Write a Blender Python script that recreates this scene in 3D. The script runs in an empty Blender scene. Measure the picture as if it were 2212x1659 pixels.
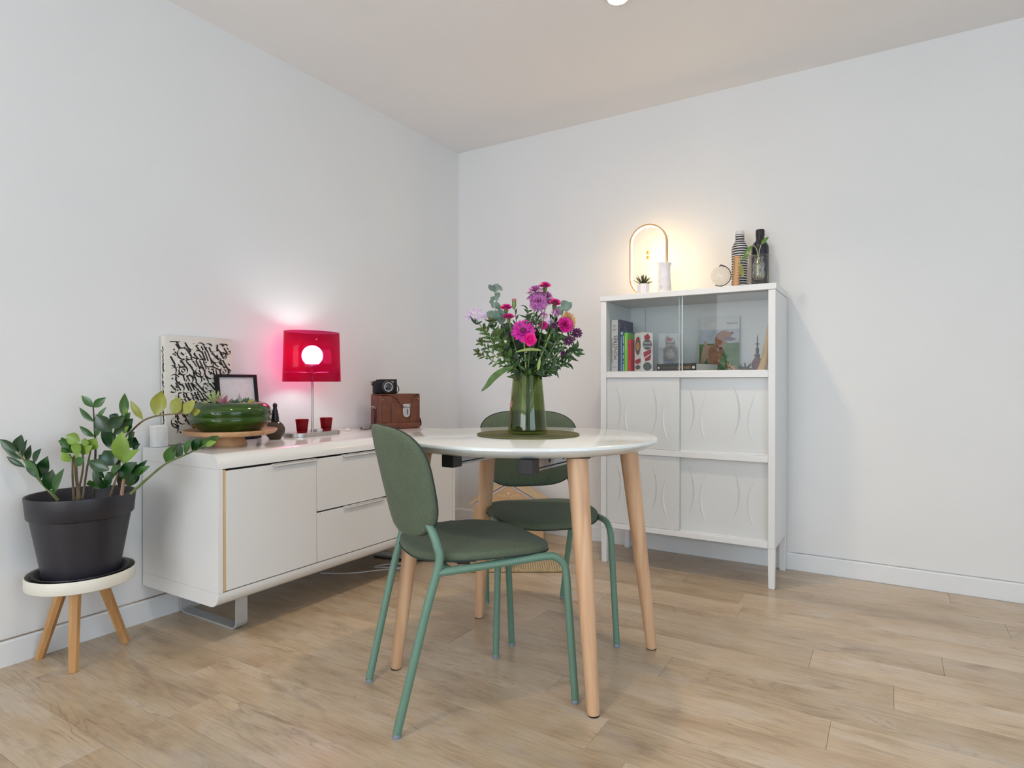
import bpy, bmesh, math, random
from mathutils import Vector, Matrix, Euler, noise
PI = math.pi
rnd = random.Random(7)
SC = bpy.context.scene
COL = SC.collection

# ------------------------------------------------------------------ camera
F_PX = 1328.7
cam_d = bpy.data.cameras.new('camera')
cam_d.sensor_fit = 'HORIZONTAL'
cam_d.sensor_width = 36.0
cam_d.lens = 36.0 * F_PX / 2212.0
cam_d.clip_start = 0.05
cam = bpy.data.objects.new('camera', cam_d)
COL.objects.link(cam)
cam.location = (2.510, -3.382, 0.945)
YAW = math.radians(31.61)
cam.rotation_euler = (math.radians(90 - 0.19), 0.0, YAW)
SC.camera = cam

# ------------------------------------------------------------------ world, exposure, window daylight
world = bpy.data.worlds.new('world')
SC.world = world
world.use_nodes = True
bg = world.node_tree.nodes['Background']
bg.inputs[0].default_value = (0.80, 0.88, 1.0, 1)
bg.inputs[1].default_value = 0.6
vs = SC.view_settings
vs.view_transform = 'Standard'
vs.look = 'None'
vs.gamma = 1.0
vs.use_curve_mapping = False
vs.exposure = 0.50
SC.cycles.max_bounces = 7
SC.cycles.adaptive_threshold = 0.04
SC.cycles.light_sampling_threshold = 0.02
SC.cycles.diffuse_bounces = 4
SC.cycles.glossy_bounces = 3
SC.cycles.transmission_bounces = 4
SC.cycles.transparent_max_bounces = 20
SC.cycles.use_light_tree = False
SC.cycles.caustics_reflective = False
SC.cycles.caustics_refractive = False
SC.cycles.sample_clamp_indirect = 6.0

ROOM_X, ROOM_Y, ROOM_H = 4.9, -6.5, 2.5

def area(name, loc, rot, sx, sy, power, color, spread=180):
    l = bpy.data.lights.new(name, 'AREA')
    l.shape = 'RECTANGLE'; l.size = sx; l.size_y = sy
    l.energy = power; l.color = color; l.spread = math.radians(spread)
    o = bpy.data.objects.new(name, l); COL.objects.link(o)
    o.location = loc; o.rotation_euler = rot
    return o

# daylight entering through the two windows behind and beside the camera
area('daylight_back_window', (1.75, ROOM_Y - 0.12, 1.25), (math.radians(90), 0, 0), 2.9, 2.1, 64, (0.88, 0.94, 1.0))
area('daylight_side_window', (ROOM_X + 0.12, -3.6, 1.25), (math.radians(90), 0, math.radians(90)), 2.6, 2.1, 38, (0.62, 0.82, 1.0))

# ------------------------------------------------------------------ materials
def nodes(m):
    m.use_nodes = True
    nt = m.node_tree
    return nt, nt.nodes['Principled BSDF']

MATS = {}
def mat(name, col, rough=0.5, metal=0.0, var=0.06, scale=30.0, bump=0.0, bscale=None, stretch=(1, 1, 1), spec=0.5, coat=0.0, sheen=0.0, sss=0.0):
    """plain principled with a procedural noise variation in colour and optional fine relief"""
    if name in MATS: return MATS[name]
    m = bpy.data.materials.new(name); nt, b = nodes(m)
    N = nt.nodes.new; L = nt.links.new
    tc = N('ShaderNodeTexCoord'); mp = N('ShaderNodeMapping')
    mp.inputs['Scale'].default_value = stretch
    L(tc.outputs['Object'], mp.inputs[0])
    nz = N('ShaderNodeTexNoise'); nz.inputs['Scale'].default_value = scale; nz.inputs['Detail'].default_value = 4
    L(mp.outputs[0], nz.inputs[0])
    rp = N('ShaderNodeValToRGB')
    c = Vector(col)
    rp.color_ramp.elements[0].position = 0.3; rp.color_ramp.elements[1].position = 0.7
    rp.color_ramp.elements[0].color = (*(c * (1 - var)), 1)
    rp.color_ramp.elements[1].color = (*[min(1, v * (1 + var)) for v in c], 1)
    L(nz.outputs[0], rp.inputs[0]); L(rp.outputs[0], b.inputs['Base Color'])
    b.inputs['Roughness'].default_value = rough; b.inputs['Metallic'].default_value = metal
    b.inputs['Specular IOR Level'].default_value = spec
    b.inputs['Coat Weight'].default_value = coat; b.inputs['Coat Roughness'].default_value = 0.05
    b.inputs['Sheen Weight'].default_value = sheen
    if sss: b.inputs['Subsurface Weight'].default_value = sss; b.inputs['Subsurface Scale'].default_value = 0.01
    if bump:
        n2 = N('ShaderNodeTexNoise'); n2.inputs['Scale'].default_value = bscale or scale * 4; n2.inputs['Detail'].default_value = 3
        L(mp.outputs[0], n2.inputs[0])
        bp = N('ShaderNodeBump'); bp.inputs['Strength'].default_value = bump; bp.inputs['Distance'].default_value = 0.002
        L(n2.outputs[0], bp.inputs['Height']); L(bp.outputs[0], b.inputs['Normal'])
    MATS[name] = m
    return m

def wood(name, c1, c2, axis=2, scale=14.0, rough=0.45, ring=1.0):
    if name in MATS: return MATS[name]
    m = bpy.data.materials.new(name); nt, b = nodes(m); N = nt.nodes.new; L = nt.links.new
    tc = N('ShaderNodeTexCoord'); mp = N('ShaderNodeMapping')
    s = [1, 1, 1]; s[axis] = 0.07; mp.inputs['Scale'].default_value = s
    L(tc.outputs['Object'], mp.inputs[0])
    nz = N('ShaderNodeTexNoise'); nz.inputs['Scale'].default_value = scale * 3; nz.inputs['Detail'].default_value = 6; nz.inputs['Distortion'].default_value = 0.6 * ring
    L(mp.outputs[0], nz.inputs[0])
    rp = N('ShaderNodeValToRGB'); e = rp.color_ramp.elements
    e[0].position = 0.32; e[0].color = (*c1, 1); e[1].position = 0.66; e[1].color = (*c2, 1)
    L(nz.outputs[0], rp.inputs[0]); L(rp.outputs[0], b.inputs['Base Color'])
    b.inputs['Roughness'].default_value = rough
    bp = N('ShaderNodeBump'); bp.inputs['Strength'].default_value = 0.12; bp.inputs['Distance'].default_value = 0.001
    L(nz.outputs[0], bp.inputs['Height']); L(bp.outputs[0], b.inputs['Normal'])
    MATS[name] = m
    return m

def glassy(name, tint, rough=0.02, refl=1.0, fac_min=0.0, ior=1.5):
    """thin coloured glass: tinted transparency under a fresnel gloss"""
    if name in MATS: return MATS[name]
    m = bpy.data.materials.new(name); m.use_nodes = True; nt = m.node_tree; N = nt.nodes.new; L = nt.links.new
    nt.nodes.remove(nt.nodes['Principled BSDF']); out = nt.nodes['Material Output']
    nz = N('ShaderNodeTexNoise'); nz.inputs['Scale'].default_value = 6.0
    rp = N('ShaderNodeValToRGB')
    rp.color_ramp.elements[0].color = (*[v * 0.97 for v in tint], 1); rp.color_ramp.elements[1].color = (*tint, 1)
    L(nz.outputs[0], rp.inputs[0])
    tr = N('ShaderNodeBsdfTransparent'); L(rp.outputs[0], tr.inputs[0])
    gl = N('ShaderNodeBsdfGlossy'); gl.inputs['Roughness'].default_value = rough; gl.inputs['Color'].default_value = (refl, refl, refl, 1)
    lw = N('ShaderNodeLayerWeight'); lw.inputs['Blend'].default_value = 0.5
    pw = N('ShaderNodeMath'); pw.operation = 'POWER'; pw.inputs[1].default_value = 4.0; L(lw.outputs['Facing'], pw.inputs[0])
    ad = N('ShaderNodeMath'); ad.operation = 'MULTIPLY_ADD'; ad.inputs[1].default_value = 0.55; ad.inputs[2].default_value = 0.025 + fac_min
    mx = N('ShaderNodeMixShader'); L(pw.outputs[0], ad.inputs[0]); L(ad.outputs[0], mx.inputs[0])
    L(tr.outputs[0], mx.inputs[1]); L(gl.outputs[0], mx.inputs[2]); L(mx.outputs[0], out.inputs['Surface'])
    MATS[name] = m
    return m

def tinted(name, tint, diff, fac=0.35, rough=0.08):
    """coloured plastic or pressed glass: part transparent, part diffuse body, glossy skin"""
    if name in MATS: return MATS[name]
    m = bpy.data.materials.new(name); nt, b = nodes(m); N = nt.nodes.new; L = nt.links.new
    out = nt.nodes['Material Output']
    nz = N('ShaderNodeTexNoise'); nz.inputs['Scale'].default_value = 9.0
    rp = N('ShaderNodeValToRGB'); rp.color_ramp.elements[0].color = (*[v * 0.9 for v in diff], 1); rp.color_ramp.elements[1].color = (*diff, 1)
    L(nz.outputs[0], rp.inputs[0]); L(rp.outputs[0], b.inputs['Base Color'])
    b.inputs['Roughness'].default_value = rough
    tr = N('ShaderNodeBsdfTransparent'); tr.inputs[0].default_value = (*tint, 1)
    mx = N('ShaderNodeMixShader'); mx.inputs[0].default_value = fac
    L(tr.outputs[0], mx.inputs[1]); L(b.outputs[0], mx.inputs[2]); L(mx.outputs[0], out.inputs['Surface'])
    MATS[name] = m
    return m

def emit(name, col, strength):
    if name in MATS: return MATS[name]
    m = bpy.data.materials.new(name); nt, b = nodes(m)
    b.inputs['Base Color'].default_value = (0.9, 0.9, 0.9, 1)
    b.inputs['Emission Color'].default_value = (*col, 1); b.inputs['Emission Strength'].default_value = strength
    MATS[name] = m
    return m

# ------------------------------------------------------------------ mesh builder
class MB:
    def __init__(s): s.v = []; s.f = []
    def add(s, vs, fs, T=None):
        k = len(s.v)
        s.v += [tuple(T @ Vector(v)) if T else tuple(v) for v in vs]
        s.f += [tuple(i + k for i in f) for f in fs]
        return s
    def box(s, x0, x1, y0, y1, z0, z1, T=None):
        v = [(x, y, z) for z in (z0, z1) for y in (y0, y1) for x in (x0, x1)]
        return s.add(v, [(0, 2, 3, 1), (4, 5, 7, 6), (0, 1, 5, 4), (2, 6, 7, 3), (0, 4, 6, 2), (1, 3, 7, 5)], T)
    def rbox(s, x0, x1, y0, y1, z0, z1, r=0.004, seg=2, T=None):
        bm = bmesh.new(); bmesh.ops.create_cube(bm, size=1)
        for v in bm.verts:
            v.co = ((x0 + x1) / 2 + v.co.x * (x1 - x0), (y0 + y1) / 2 + v.co.y * (y1 - y0), (z0 + z1) / 2 + v.co.z * (z1 - z0))
        bmesh.ops.bevel(bm, geom=list(bm.edges), offset=r, segments=seg, affect='EDGES', profile=0.5)
        bm.verts.index_update()
        s.add([v.co.copy() for v in bm.verts], [[v.index for v in f.verts] for f in bm.faces], T); bm.free()
        return s
    def prism(s, poly, h0, h1, axis='z', T=None):
        """poly of 2-D points; axis z: (x,y), axis y: (x,z), axis x: (y,z)"""
        def P(p, h): return {'z': (p[0], p[1], h), 'y': (p[0], h, p[1]), 'x': (h, p[0], p[1])}[axis]
        n = len(poly)
        v = [P(p, h0) for p in poly] + [P(p, h1) for p in poly]
        a = sum(poly[i][0] * poly[(i + 1) % n][1] - poly[(i + 1) % n][0] * poly[i][1] for i in range(n))
        flip = (a < 0) != (axis == 'y')
        f = [tuple(range(n - 1, -1, -1)), tuple(range(n, 2 * n))] + [(i, (i + 1) % n, n + (i + 1) % n, n + i) for i in range(n)]
        if flip: f = [tuple(reversed(q)) for q in f]
        return s.add(v, f, T)
    def lathe(s, prof, n=32, T=None, sx=1.0, sy=1.0):
        """(r, z) profile turned round z; r = 0 closes"""
        v = []; rings = []
        for r, z in prof:
            if r <= 1e-6: rings.append([len(v)]); v.append((0, 0, z))
            else:
                rings.append(list(range(len(v), len(v) + n)))
                v += [(sx * r * math.cos(2 * PI * i / n), sy * r * math.sin(2 * PI * i / n), z) for i in range(n)]
        f = []
        for a, b in zip(rings, rings[1:]):
            if len(a) == 1 and len(b) == 1: continue
            for i in range(n):
                j = (i + 1) % n
                if len(a) == 1: f.append((a[0], b[j], b[i]))
                elif len(b) == 1: f.append((a[i], a[j], b[0]))
                else: f.append((a[i], a[j], b[j], b[i]))
        return s.add(v, f, T)
    def tube(s, pts, r, n=8, cap=True, closed=False, T=None, flat=None):
        """tube along points; r one radius or a list; flat = (ru, rv) factors of the section"""
        P = [Vector(p) for p in pts]; m = len(P)
        R = r if isinstance(r, (list, tuple)) else [r] * m
        tan = []
        for i in range(m):
            if closed: t = P[(i + 1) % m] - P[i - 1]
            else: t = P[min(i + 1, m - 1)] - P[max(i - 1, 0)]
            tan.append(t.normalized())
        up = Vector((0, 0, 1)) if abs(tan[0].z) < 0.9 else Vector((1, 0, 0))
        u = tan[0].cross(up).normalized(); v = []
        fu, fv = flat or (1, 1)
        for i in range(m):
            u = (u - tan[i] * u.dot(tan[i])).normalized(); w = tan[i].cross(u)
            for k in range(n):
                a = 2 * PI * k / n
                v.append(P[i] + u * (math.cos(a) * R[i] * fu) + w * (math.sin(a) * R[i] * fv))
        f = []
        for i in range(m if closed else m - 1):
            j = (i + 1) % m
            for k in range(n):
                l = (k + 1) % n
                f.append((i * n + k, i * n + l, j * n + l, j * n + k))
        if cap and not closed:
            f.append(tuple(range(n - 1, -1, -1))); f.append(tuple(range((m - 1) * n, m * n)))
        return s.add(v, f, T)
    def ball(s, c, r, n=12, T=None, sc=(1, 1, 1)):
        pr = [(math.sin(PI * i / n) * r, -math.cos(PI * i / n) * r) for i in range(n + 1)]
        pr[0] = (0, -r); pr[-1] = (0, r)
        M_ = Matrix.Translation(c) @ Matrix.Diagonal((*sc, 1))
        return s.lathe(pr, max(8, int(n * 1.6)), (T @ M_) if T else M_)
    def leaf(s, base, tip, w, up=(0, 0, 1), bend=0.0, cup=0.15, peak=0.45, nl=7, tipw=0.0, fold=0.0, sharp=0.75):
        """pointed blade from base to tip: width w, widest at peak, bent by bend, cupped across"""
        b = Vector(base); t = Vector(tip); d = t - b; ln = d.length; d.normalize()
        up = Vector(up); sd = d.cross(up)
        if sd.length < 1e-4: sd = d.cross(Vector((1, 0, 0.3)))
        sd.normalize(); nm = sd.cross(d).normalized()
        v = []; f = []; q = math.log(0.5) / math.log(peak)
        for i in range(nl + 1):
            k = i / nl
            ww = w * 0.5 * max(math.sin(PI * (k ** q)) ** sharp if 0 < k < 1 else 0, tipw if k == 1 else 0.03)
            c = b + d * (ln * k) + nm * (bend * ln * math.sin(PI * k) * 0.9)
            for j, x in enumerate((-1, -0.5, 0, 0.5, 1)):
                v.append(c + sd * (x * ww) + nm * (cup * ww * (x * x) + fold * ww * abs(x)))
        for i in range(nl):
            for j in range(4): f.append((i * 5 + j, i * 5 + j + 1, i * 5 + 6 + j, i * 5 + 5 + j))
        return s.add(v, f)
    def build(s, name, material, parent=None, smooth=True, angle=40, loc=None, rot=None, solid=0.0, sub=0, bevel=0.0):
        me = bpy.data.meshes.new(name)
        me.from_pydata([tuple(v) for v in s.v], [], s.f); me.validate(); me.update()
        if smooth:
            me.polygons.foreach_set('use_smooth', [True] * len(me.polygons))
            if angle < 180: me.set_sharp_from_angle(angle=math.radians(angle))
        me.materials.append(material if not isinstance(material, str) else MATS[material])
        o = bpy.data.objects.new(name, me); COL.objects.link(o)
        if parent: o.parent = parent
        if loc: o.location = loc
        if rot: o.rotation_euler = rot
        if bevel:
            md = o.modifiers.new('bevel', 'BEVEL'); md.width = bevel; md.segments = 2; md.limit_method = 'ANGLE'
        if solid:
            md = o.modifiers.new('solid', 'SOLIDIFY'); md.thickness = solid; md.offset = 0
        if sub:
            md = o.modifiers.new('sub', 'SUBSURF'); md.levels = sub; md.render_levels = sub
        return o

def tag(o, label, cat, group=None):
    o['label'] = label; o['category'] = cat
    if group: o['group'] = group
    return o
def thing(name, label, cat, loc=(0, 0, 0), rz=0.0, group=None, rot=None):
    o = bpy.data.objects.new(name, None); o.empty_display_size = 0.05; COL.objects.link(o)
    o.location = loc; o.rotation_euler = rot or (0, 0, rz)
    return tag(o, label, cat, group)
def struct(o): o['kind'] = 'structure'; return o
def copy_tree(o, parent=None):
    c = o.copy(); COL.objects.link(c); c.parent = parent
    for ch in list(o.children): copy_tree(ch, c)
    return c
def text(name, s, size, material, parent, loc, rot, extrude=0.0002, sx=1.0, align='CENTER'):
    cu = bpy.data.curves.new(name, 'FONT'); cu.body = s; cu.size = size; cu.extrude = extrude
    cu.align_x = align; cu.align_y = 'CENTER'; cu.resolution_u = 3
    t = bpy.data.objects.new(name, cu); COL.objects.link(t)
    dg = bpy.context.evaluated_depsgraph_get()
    me = bpy.data.meshes.new_from_object(t.evaluated_get(dg))
    bpy.data.objects.remove(t); bpy.data.curves.remove(cu)
    me.materials.clear(); me.materials.append(material)
    o = bpy.data.objects.new(name, me); COL.objects.link(o); o.parent = parent
    o.location = loc; o.rotation_euler = rot; o.scale = (sx, 1, 1)
    return o
def arc(cx, cy, r, a0, a1, n=8):
    return [(cx + r * math.cos(math.radians(a0 + (a1 - a0) * i / n)), cy + r * math.sin(math.radians(a0 + (a1 - a0) * i / n))) for i in range(n + 1)]
def smooth_path(pts, k=6):
    """Catmull-Rom through the points"""
    P = [Vector(p) for p in pts]; out = []
    for i in range(len(P) - 1):
        a = P[max(i - 1, 0)]; b = P[i]; c = P[i + 1]; d = P[min(i + 2, len(P) - 1)]
        for j in range(k):
            t = j / k
            out.append(0.5 * ((2 * b) + (c - a) * t + (2 * a - 5 * b + 4 * c - d) * t * t + (3 * b - a - 3 * c + d) * t ** 3))
    out.append(P[-1]); return out

# shared surfaces
white_paint = mat('white_wall_paint', (0.80, 0.80, 0.795), 0.85, var=0.012, scale=2.5)
ceil_paint = mat('white_ceiling_paint', (0.88, 0.865, 0.855), 0.9, var=0.012, scale=2.0)
trim_paint = mat('white_trim_paint', (0.78, 0.79, 0.80), 0.45, var=0.015, scale=6)
lacquer = mat('white_gloss_lacquer', (0.79, 0.785, 0.77), 0.16, var=0.008, scale=4, coat=0.3)
cab_white = mat('white_satin_cabinet_paint', (0.755, 0.765, 0.765), 0.4, var=0.01, scale=5)
table_white = mat('white_gloss_tabletop', (0.74, 0.77, 0.76), 0.12, var=0.008, scale=4, coat=0.3)
seam_dark = mat('dark_joint', (0.05, 0.045, 0.04), 0.8)
black_plastic = mat('black_plastic', (0.02, 0.02, 0.022), 0.4)
steel = mat('brushed_steel', (0.50, 0.48, 0.46), 0.34, 1.0, var=0.08, scale=60, stretch=(1, 1, 12))
steel_grey = mat('grey_satin_steel', (0.58, 0.60, 0.63), 0.42, 0.55, var=0.03)
beech = wood('beech_wood', (0.53, 0.30, 0.165), (0.68, 0.43, 0.26), 2, 10)
oak_leg = wood('golden_oak_wood', (0.42, 0.21, 0.075), (0.58, 0.32, 0.13), 2, 9)
acacia = wood('light_acacia_wood', (0.48, 0.25, 0.12), (0.64, 0.38, 0.20), 0, 8)
bamboo = wood('warm_bamboo_wood', (0.50, 0.26, 0.10), (0.66, 0.40, 0.19), 2, 12)
pine = wood('pale_birch_edge', (0.62, 0.42, 0.19), (0.72, 0.52, 0.27), 2, 12)
ink = mat('black_ink', (0.012, 0.011, 0.011), 0.6)
white_print = mat('white_print', (0.82, 0.82, 0.80), 0.6)

# ================================================================== ROOM SHELL
def floor_material():
    m = bpy.data.materials.new('washed_oak_vinyl'); nt, b = nodes(m); N = nt.nodes.new; L = nt.links.new
    tc = N('ShaderNodeTexCoord'); oi = N('ShaderNodeObjectInfo')
    sc = N('ShaderNodeVectorMath'); sc.operation = 'SCALE'; sc.inputs['Scale'].default_value = 37.0
    cb = N('ShaderNodeCombineXYZ'); L(oi.outputs['Random'], cb.inputs[0]); L(oi.outputs['Random'], cb.inputs[1]); cb.inputs[2].default_value = 0.3
    L(cb.outputs[0], sc.inputs[0])
    ad = N('ShaderNodeVectorMath'); L(tc.outputs['Object'], ad.inputs[0]); L(sc.outputs[0], ad.inputs[1])
    def noise_(scale, stretch, detail=4, dist=0.0, rough=0.55):
        mp = N('ShaderNodeMapping'); mp.inputs['Scale'].default_value = stretch; L(ad.outputs[0], mp.inputs[0])
        n = N('ShaderNodeTexNoise'); n.inputs['Scale'].default_value = scale; n.inputs['Detail'].default_value = detail
        n.inputs['Distortion'].default_value = dist; n.inputs['Roughness'].default_value = rough
        L(mp.outputs[0], n.inputs[0]); return n, mp
    def ramp(src, stops):
        r = N('ShaderNodeValToRGB'); e = r.color_ramp.elements
        while len(e) < len(stops): e.new(0.5)
        for el, (p_, c_) in zip(e, stops): el.position = p_; el.color = (*c_, 1) if len(c_) == 3 else c_
        L(src, r.inputs[0]); return r
    def mix(fac, a, b_, mode='MIX'):
        x = N('ShaderNodeMix'); x.data_type = 'RGBA'; x.blend_type = mode
        if isinstance(fac, float): x.inputs[0].default_value = fac
        else: L(fac, x.inputs[0])
        L(a, x.inputs[6]); L(b_, x.inputs[7]); return x
    n1, _ = noise_(2.6, (1, 2.6, 1), 5, 0.4, 0.6)
    base = ramp(n1.outputs[0], [(0.30, (0.41, 0.295, 0.185)), (0.5, (0.545, 0.42, 0.285)), (0.70, (0.60, 0.50, 0.385))])
    n2, _ = noise_(9.0, (1, 13, 1), 6, 0.4, 0.62)       # long fibres
    fib = ramp(n2.outputs[0], [(0.30, (0.80, 0.77, 0.73)), (0.55, (1, 1, 1)), (0.8, (1.06, 1.05, 1.03))])
    c1 = mix(1.0, base.outputs[0], fib.outputs[0], 'MULTIPLY')
    # cathedral figure: distorted bands, only in patches
    nd, mpd = noise_(1.4, (1.0, 6.0, 1), 5, 0.25, 0.42)
    wv = N('ShaderNodeMath'); wv.operation = 'MULTIPLY'; wv.inputs[1].default_value = 22.0; L(nd.outputs[0], wv.inputs[0])
    fr = N('ShaderNodeMath'); fr.operation = 'FRACT'; L(wv.outputs[0], fr.inputs[0])
    band = ramp(fr.outputs[0], [(0.0, (0, 0, 0)), (0.66, (0.0, 0.0, 0.0)), (0.90, (1, 1, 1)), (1.0, (0, 0, 0))])
    nm, _ = noise_(1.9, (1, 3.0, 1), 2)
    msk = ramp(nm.outputs[0], [(0.53, (0, 0, 0)), (0.64, (1, 1, 1))])
    fm = N('ShaderNodeMath'); fm.operation = 'MULTIPLY'; L(band.outputs[0], fm.inputs[0]); L(msk.outputs[0], fm.inputs[1])
    fm2 = N('ShaderNodeMath'); fm2.operation = 'MULTIPLY'; fm2.inputs[1].default_value = 0.46; L(fm.outputs[0], fm2.inputs[0])
    dk = N('ShaderNodeRGB'); dk.outputs[0].default_value = (0.20, 0.125, 0.075, 1)
    c2 = mix(fm2.outputs[0], c1.outputs[2], dk.outputs[0])
    # dark worn streaks
    ns, _ = noise_(3.0, (1, 4.2, 1), 7, 1.0, 0.68)
    st = ramp(ns.outputs[0], [(0.54, (0, 0, 0)), (0.70, (1, 1, 1))])
    sm = N('ShaderNodeMath'); sm.operation = 'MULTIPLY'; sm.inputs[1].default_value = 0.72; L(st.outputs[0], sm.inputs[0])
    dk2 = N('ShaderNodeRGB'); dk2.outputs[0].default_value = (0.28, 0.19, 0.125, 1)
    c3 = mix(sm.outputs[0], c2.outputs[2], dk2.outputs[0])
    # chalky wash
    nw, _ = noise_(3.6, (1, 2.0, 1), 7, 0.6, 0.68)
    ws = ramp(nw.outputs[0], [(0.52, (0, 0, 0)), (0.75, (1, 1, 1))])
    wm = N('ShaderNodeMath'); wm.operation = 'MULTIPLY'; wm.inputs[1].default_value = 0.5; L(ws.outputs[0], wm.inputs[0])
    ch = N('ShaderNodeRGB'); ch.outputs[0].default_value = (0.56, 0.52, 0.465, 1)
    c4 = mix(wm.outputs[0], c3.outputs[2], ch.outputs[0])
    hv = N('ShaderNodeHueSaturation')
    mr = N('ShaderNodeMapRange'); mr.inputs[3].default_value = 0.88; mr.inputs[4].default_value = 1.08
    L(oi.outputs['Random'], mr.inputs[0]); L(mr.outputs[0], hv.inputs['Value']); L(c4.outputs[2], hv.inputs['Color'])
    L(hv.outputs[0], b.inputs['Base Color'])
    b.inputs['Roughness'].default_value = 0.30
    return m
FLOOR = floor_material()
floor = struct(MB().box(0, ROOM_X, ROOM_Y, 0, -0.06, -0.0045).build('floor', mat('floor_joint', (0.16, 0.12, 0.085), 0.9), smooth=False))
PW, PL, JT = 0.16, 1.22, 0.0003
plank_cache = {}
def plank_mesh(ln, wd):
    k = (round(ln, 4), round(wd, 4))
    if k not in plank_cache:
        x1, y1, e = ln / 2 - JT, wd / 2 - JT, 0.0006
        v = [(-x1, -y1, -0.0045), (x1, -y1, -0.0045), (x1, y1, -0.0045), (-x1, y1, -0.0045),
             (-x1, -y1, -e), (x1, -y1, -e), (x1, y1, -e), (-x1, y1, -e),
             (-x1 + e, -y1 + e, 0), (x1 - e, -y1 + e, 0), (x1 - e, y1 - e, 0), (-x1 + e, y1 - e, 0)]
        f = [(0, 1, 5, 4), (1, 2, 6, 5), (2, 3, 7, 6), (3, 0, 4, 7), (4, 5, 9, 8), (5, 6, 10, 9), (6, 7, 11, 10), (7, 4, 8, 11), (8, 9, 10, 11)]
        me = bpy.data.meshes.new('plank'); me.from_pydata(v, [], f); me.materials.append(FLOOR); plank_cache[k] = me
    return plank_cache[k]
known = {9: 1.875, 10: 2.37, 11: 1.615, 6: 2.66, 7: 2.28, 8: 1.30, 12: 0.62, 13: 1.95}
y_top = -0.015
row = 0; yb = 0.0
edges_y = [0.0]
yy = -0.015
while yy > ROOM_Y + 0.03:
    edges_y.append(yy); yy -= PW
edges_y.append(ROOM_Y)
prand = random.Random(3)
for i in range(len(edges_y) - 1):
    ya, yb_ = edges_y[i], edges_y[i + 1]
    wd = ya - yb_
    if wd < 0.02: continue
    off = known.get(i, prand.uniform(0, PL)) % PL
    xs = [0.0] + [off + PL * k for k in range(6) if 0.03 < off + PL * k < ROOM_X - 0.03] + [ROOM_X]
    for a, b_ in zip(xs, xs[1:]):
        o = bpy.data.objects.new('plank', plank_mesh(b_ - a, wd)); COL.objects.link(o)
        o.parent = floor; o.location = ((a + b_) / 2, (ya + yb_) / 2, 0)

struct(MB().box(-0.12, ROOM_X + 0.12, ROOM_Y - 0.12, 0.12, ROOM_H, ROOM_H + 0.1).build('ceiling', ceil_paint, smooth=False))
struct(MB().box(-0.12, 0, ROOM_Y - 0.12, 0.12, -0.06, ROOM_H).build('wall_left', white_paint, smooth=False))
struct(MB().box(0, ROOM_X, 0, 0.12, -0.06, ROOM_H).build('wall_right', white_paint, smooth=False))
# walls behind and beside the camera, each with the window that lights the room
def wall_with_window(name, horizontal, pos, thick, a0, a1, w0, w1, z0, z1):
    m = MB()
    for (p0, p1, q0, q1) in ((a0, w0, -0.06, ROOM_H), (w1, a1, -0.06, ROOM_H), (w0, w1, -0.06, z0), (w0, w1, z1, ROOM_H)):
        if horizontal: m.box(p0, p1, pos, pos + thick, q0, q1)
        else: m.box(pos, pos + thick, p0, p1, q0, q1)
    return struct(m.build(name, white_paint, smooth=False))
wall_with_window('wall_back', True, ROOM_Y - 0.12, 0.12, 0, ROOM_X, 0.3, 3.2, 0.2, 2.3)
wall_with_window('wall_side', False, ROOM_X, 0.12, ROOM_Y - 0.12, 0.12, -4.9, -2.3, 0.2, 2.3)
def window_frame(name, horizontal, pos, w0, w1, z0, z1):
    r = bpy.data.objects.new(name, None); COL.objects.link(r); struct(r)
    b = 0.05; mid = (w0 + w1) / 2
    for (p0, p1, q0, q1, nm) in ((w0, w0 + b, z0, z1, 'jamb'), (w1 - b, w1, z0, z1, 'jamb'), (w0 + b, w1 - b, z0, z0 + b, 'rail'), (w0 + b, w1 - b, z1 - b, z1, 'rail'), (mid - 0.03, mid + 0.03, z0 + b, z1 - b, 'mullion')):
        m = MB()
        if horizontal: m.box(p0, p1, pos - 0.03, pos + 0.03, q0, q1)
        else: m.box(pos - 0.03, pos + 0.03, p0, p1, q0, q1)
        m.build(nm, trim_paint, r, smooth=False)
window_frame('window_1', True, ROOM_Y - 0.05, 0.3, 3.2, 0.2, 2.3)
window_frame('window_2', False, ROOM_X + 0.05, -4.9, -2.3, 0.2, 2.3)
# skirting boards: a face board under a small rounded cap
def skirt(name, poly_axis, h0, h1):
    prof = [(0, 0), (0.012, 0), (0.012, 0.078), (0.009, 0.083), (0.004, 0.086), (0, 0.086)]
    m = MB()
    if poly_axis == 'y': m.prism(prof, h0, h1, 'y')
    else: m.prism([(-p[0], p[1]) for p in prof], h0, h1, 'x')
    return struct(m.build(name, trim_paint, smooth=False))
bl = skirt('baseboard_left', 'y', ROOM_Y, -0.0)
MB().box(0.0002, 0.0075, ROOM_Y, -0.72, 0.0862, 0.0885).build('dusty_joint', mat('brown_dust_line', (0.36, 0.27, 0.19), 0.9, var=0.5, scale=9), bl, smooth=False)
br_ = skirt('baseboard_right', 'x', 0.012, ROOM_X)
MB().box(2.08, ROOM_X, -0.0075, -0.0002, 0.0862, 0.0875).build('joint_line', mat('grey_joint_line', (0.50, 0.49, 0.47), 0.9, var=0.3, scale=9), br_, smooth=False)

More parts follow.
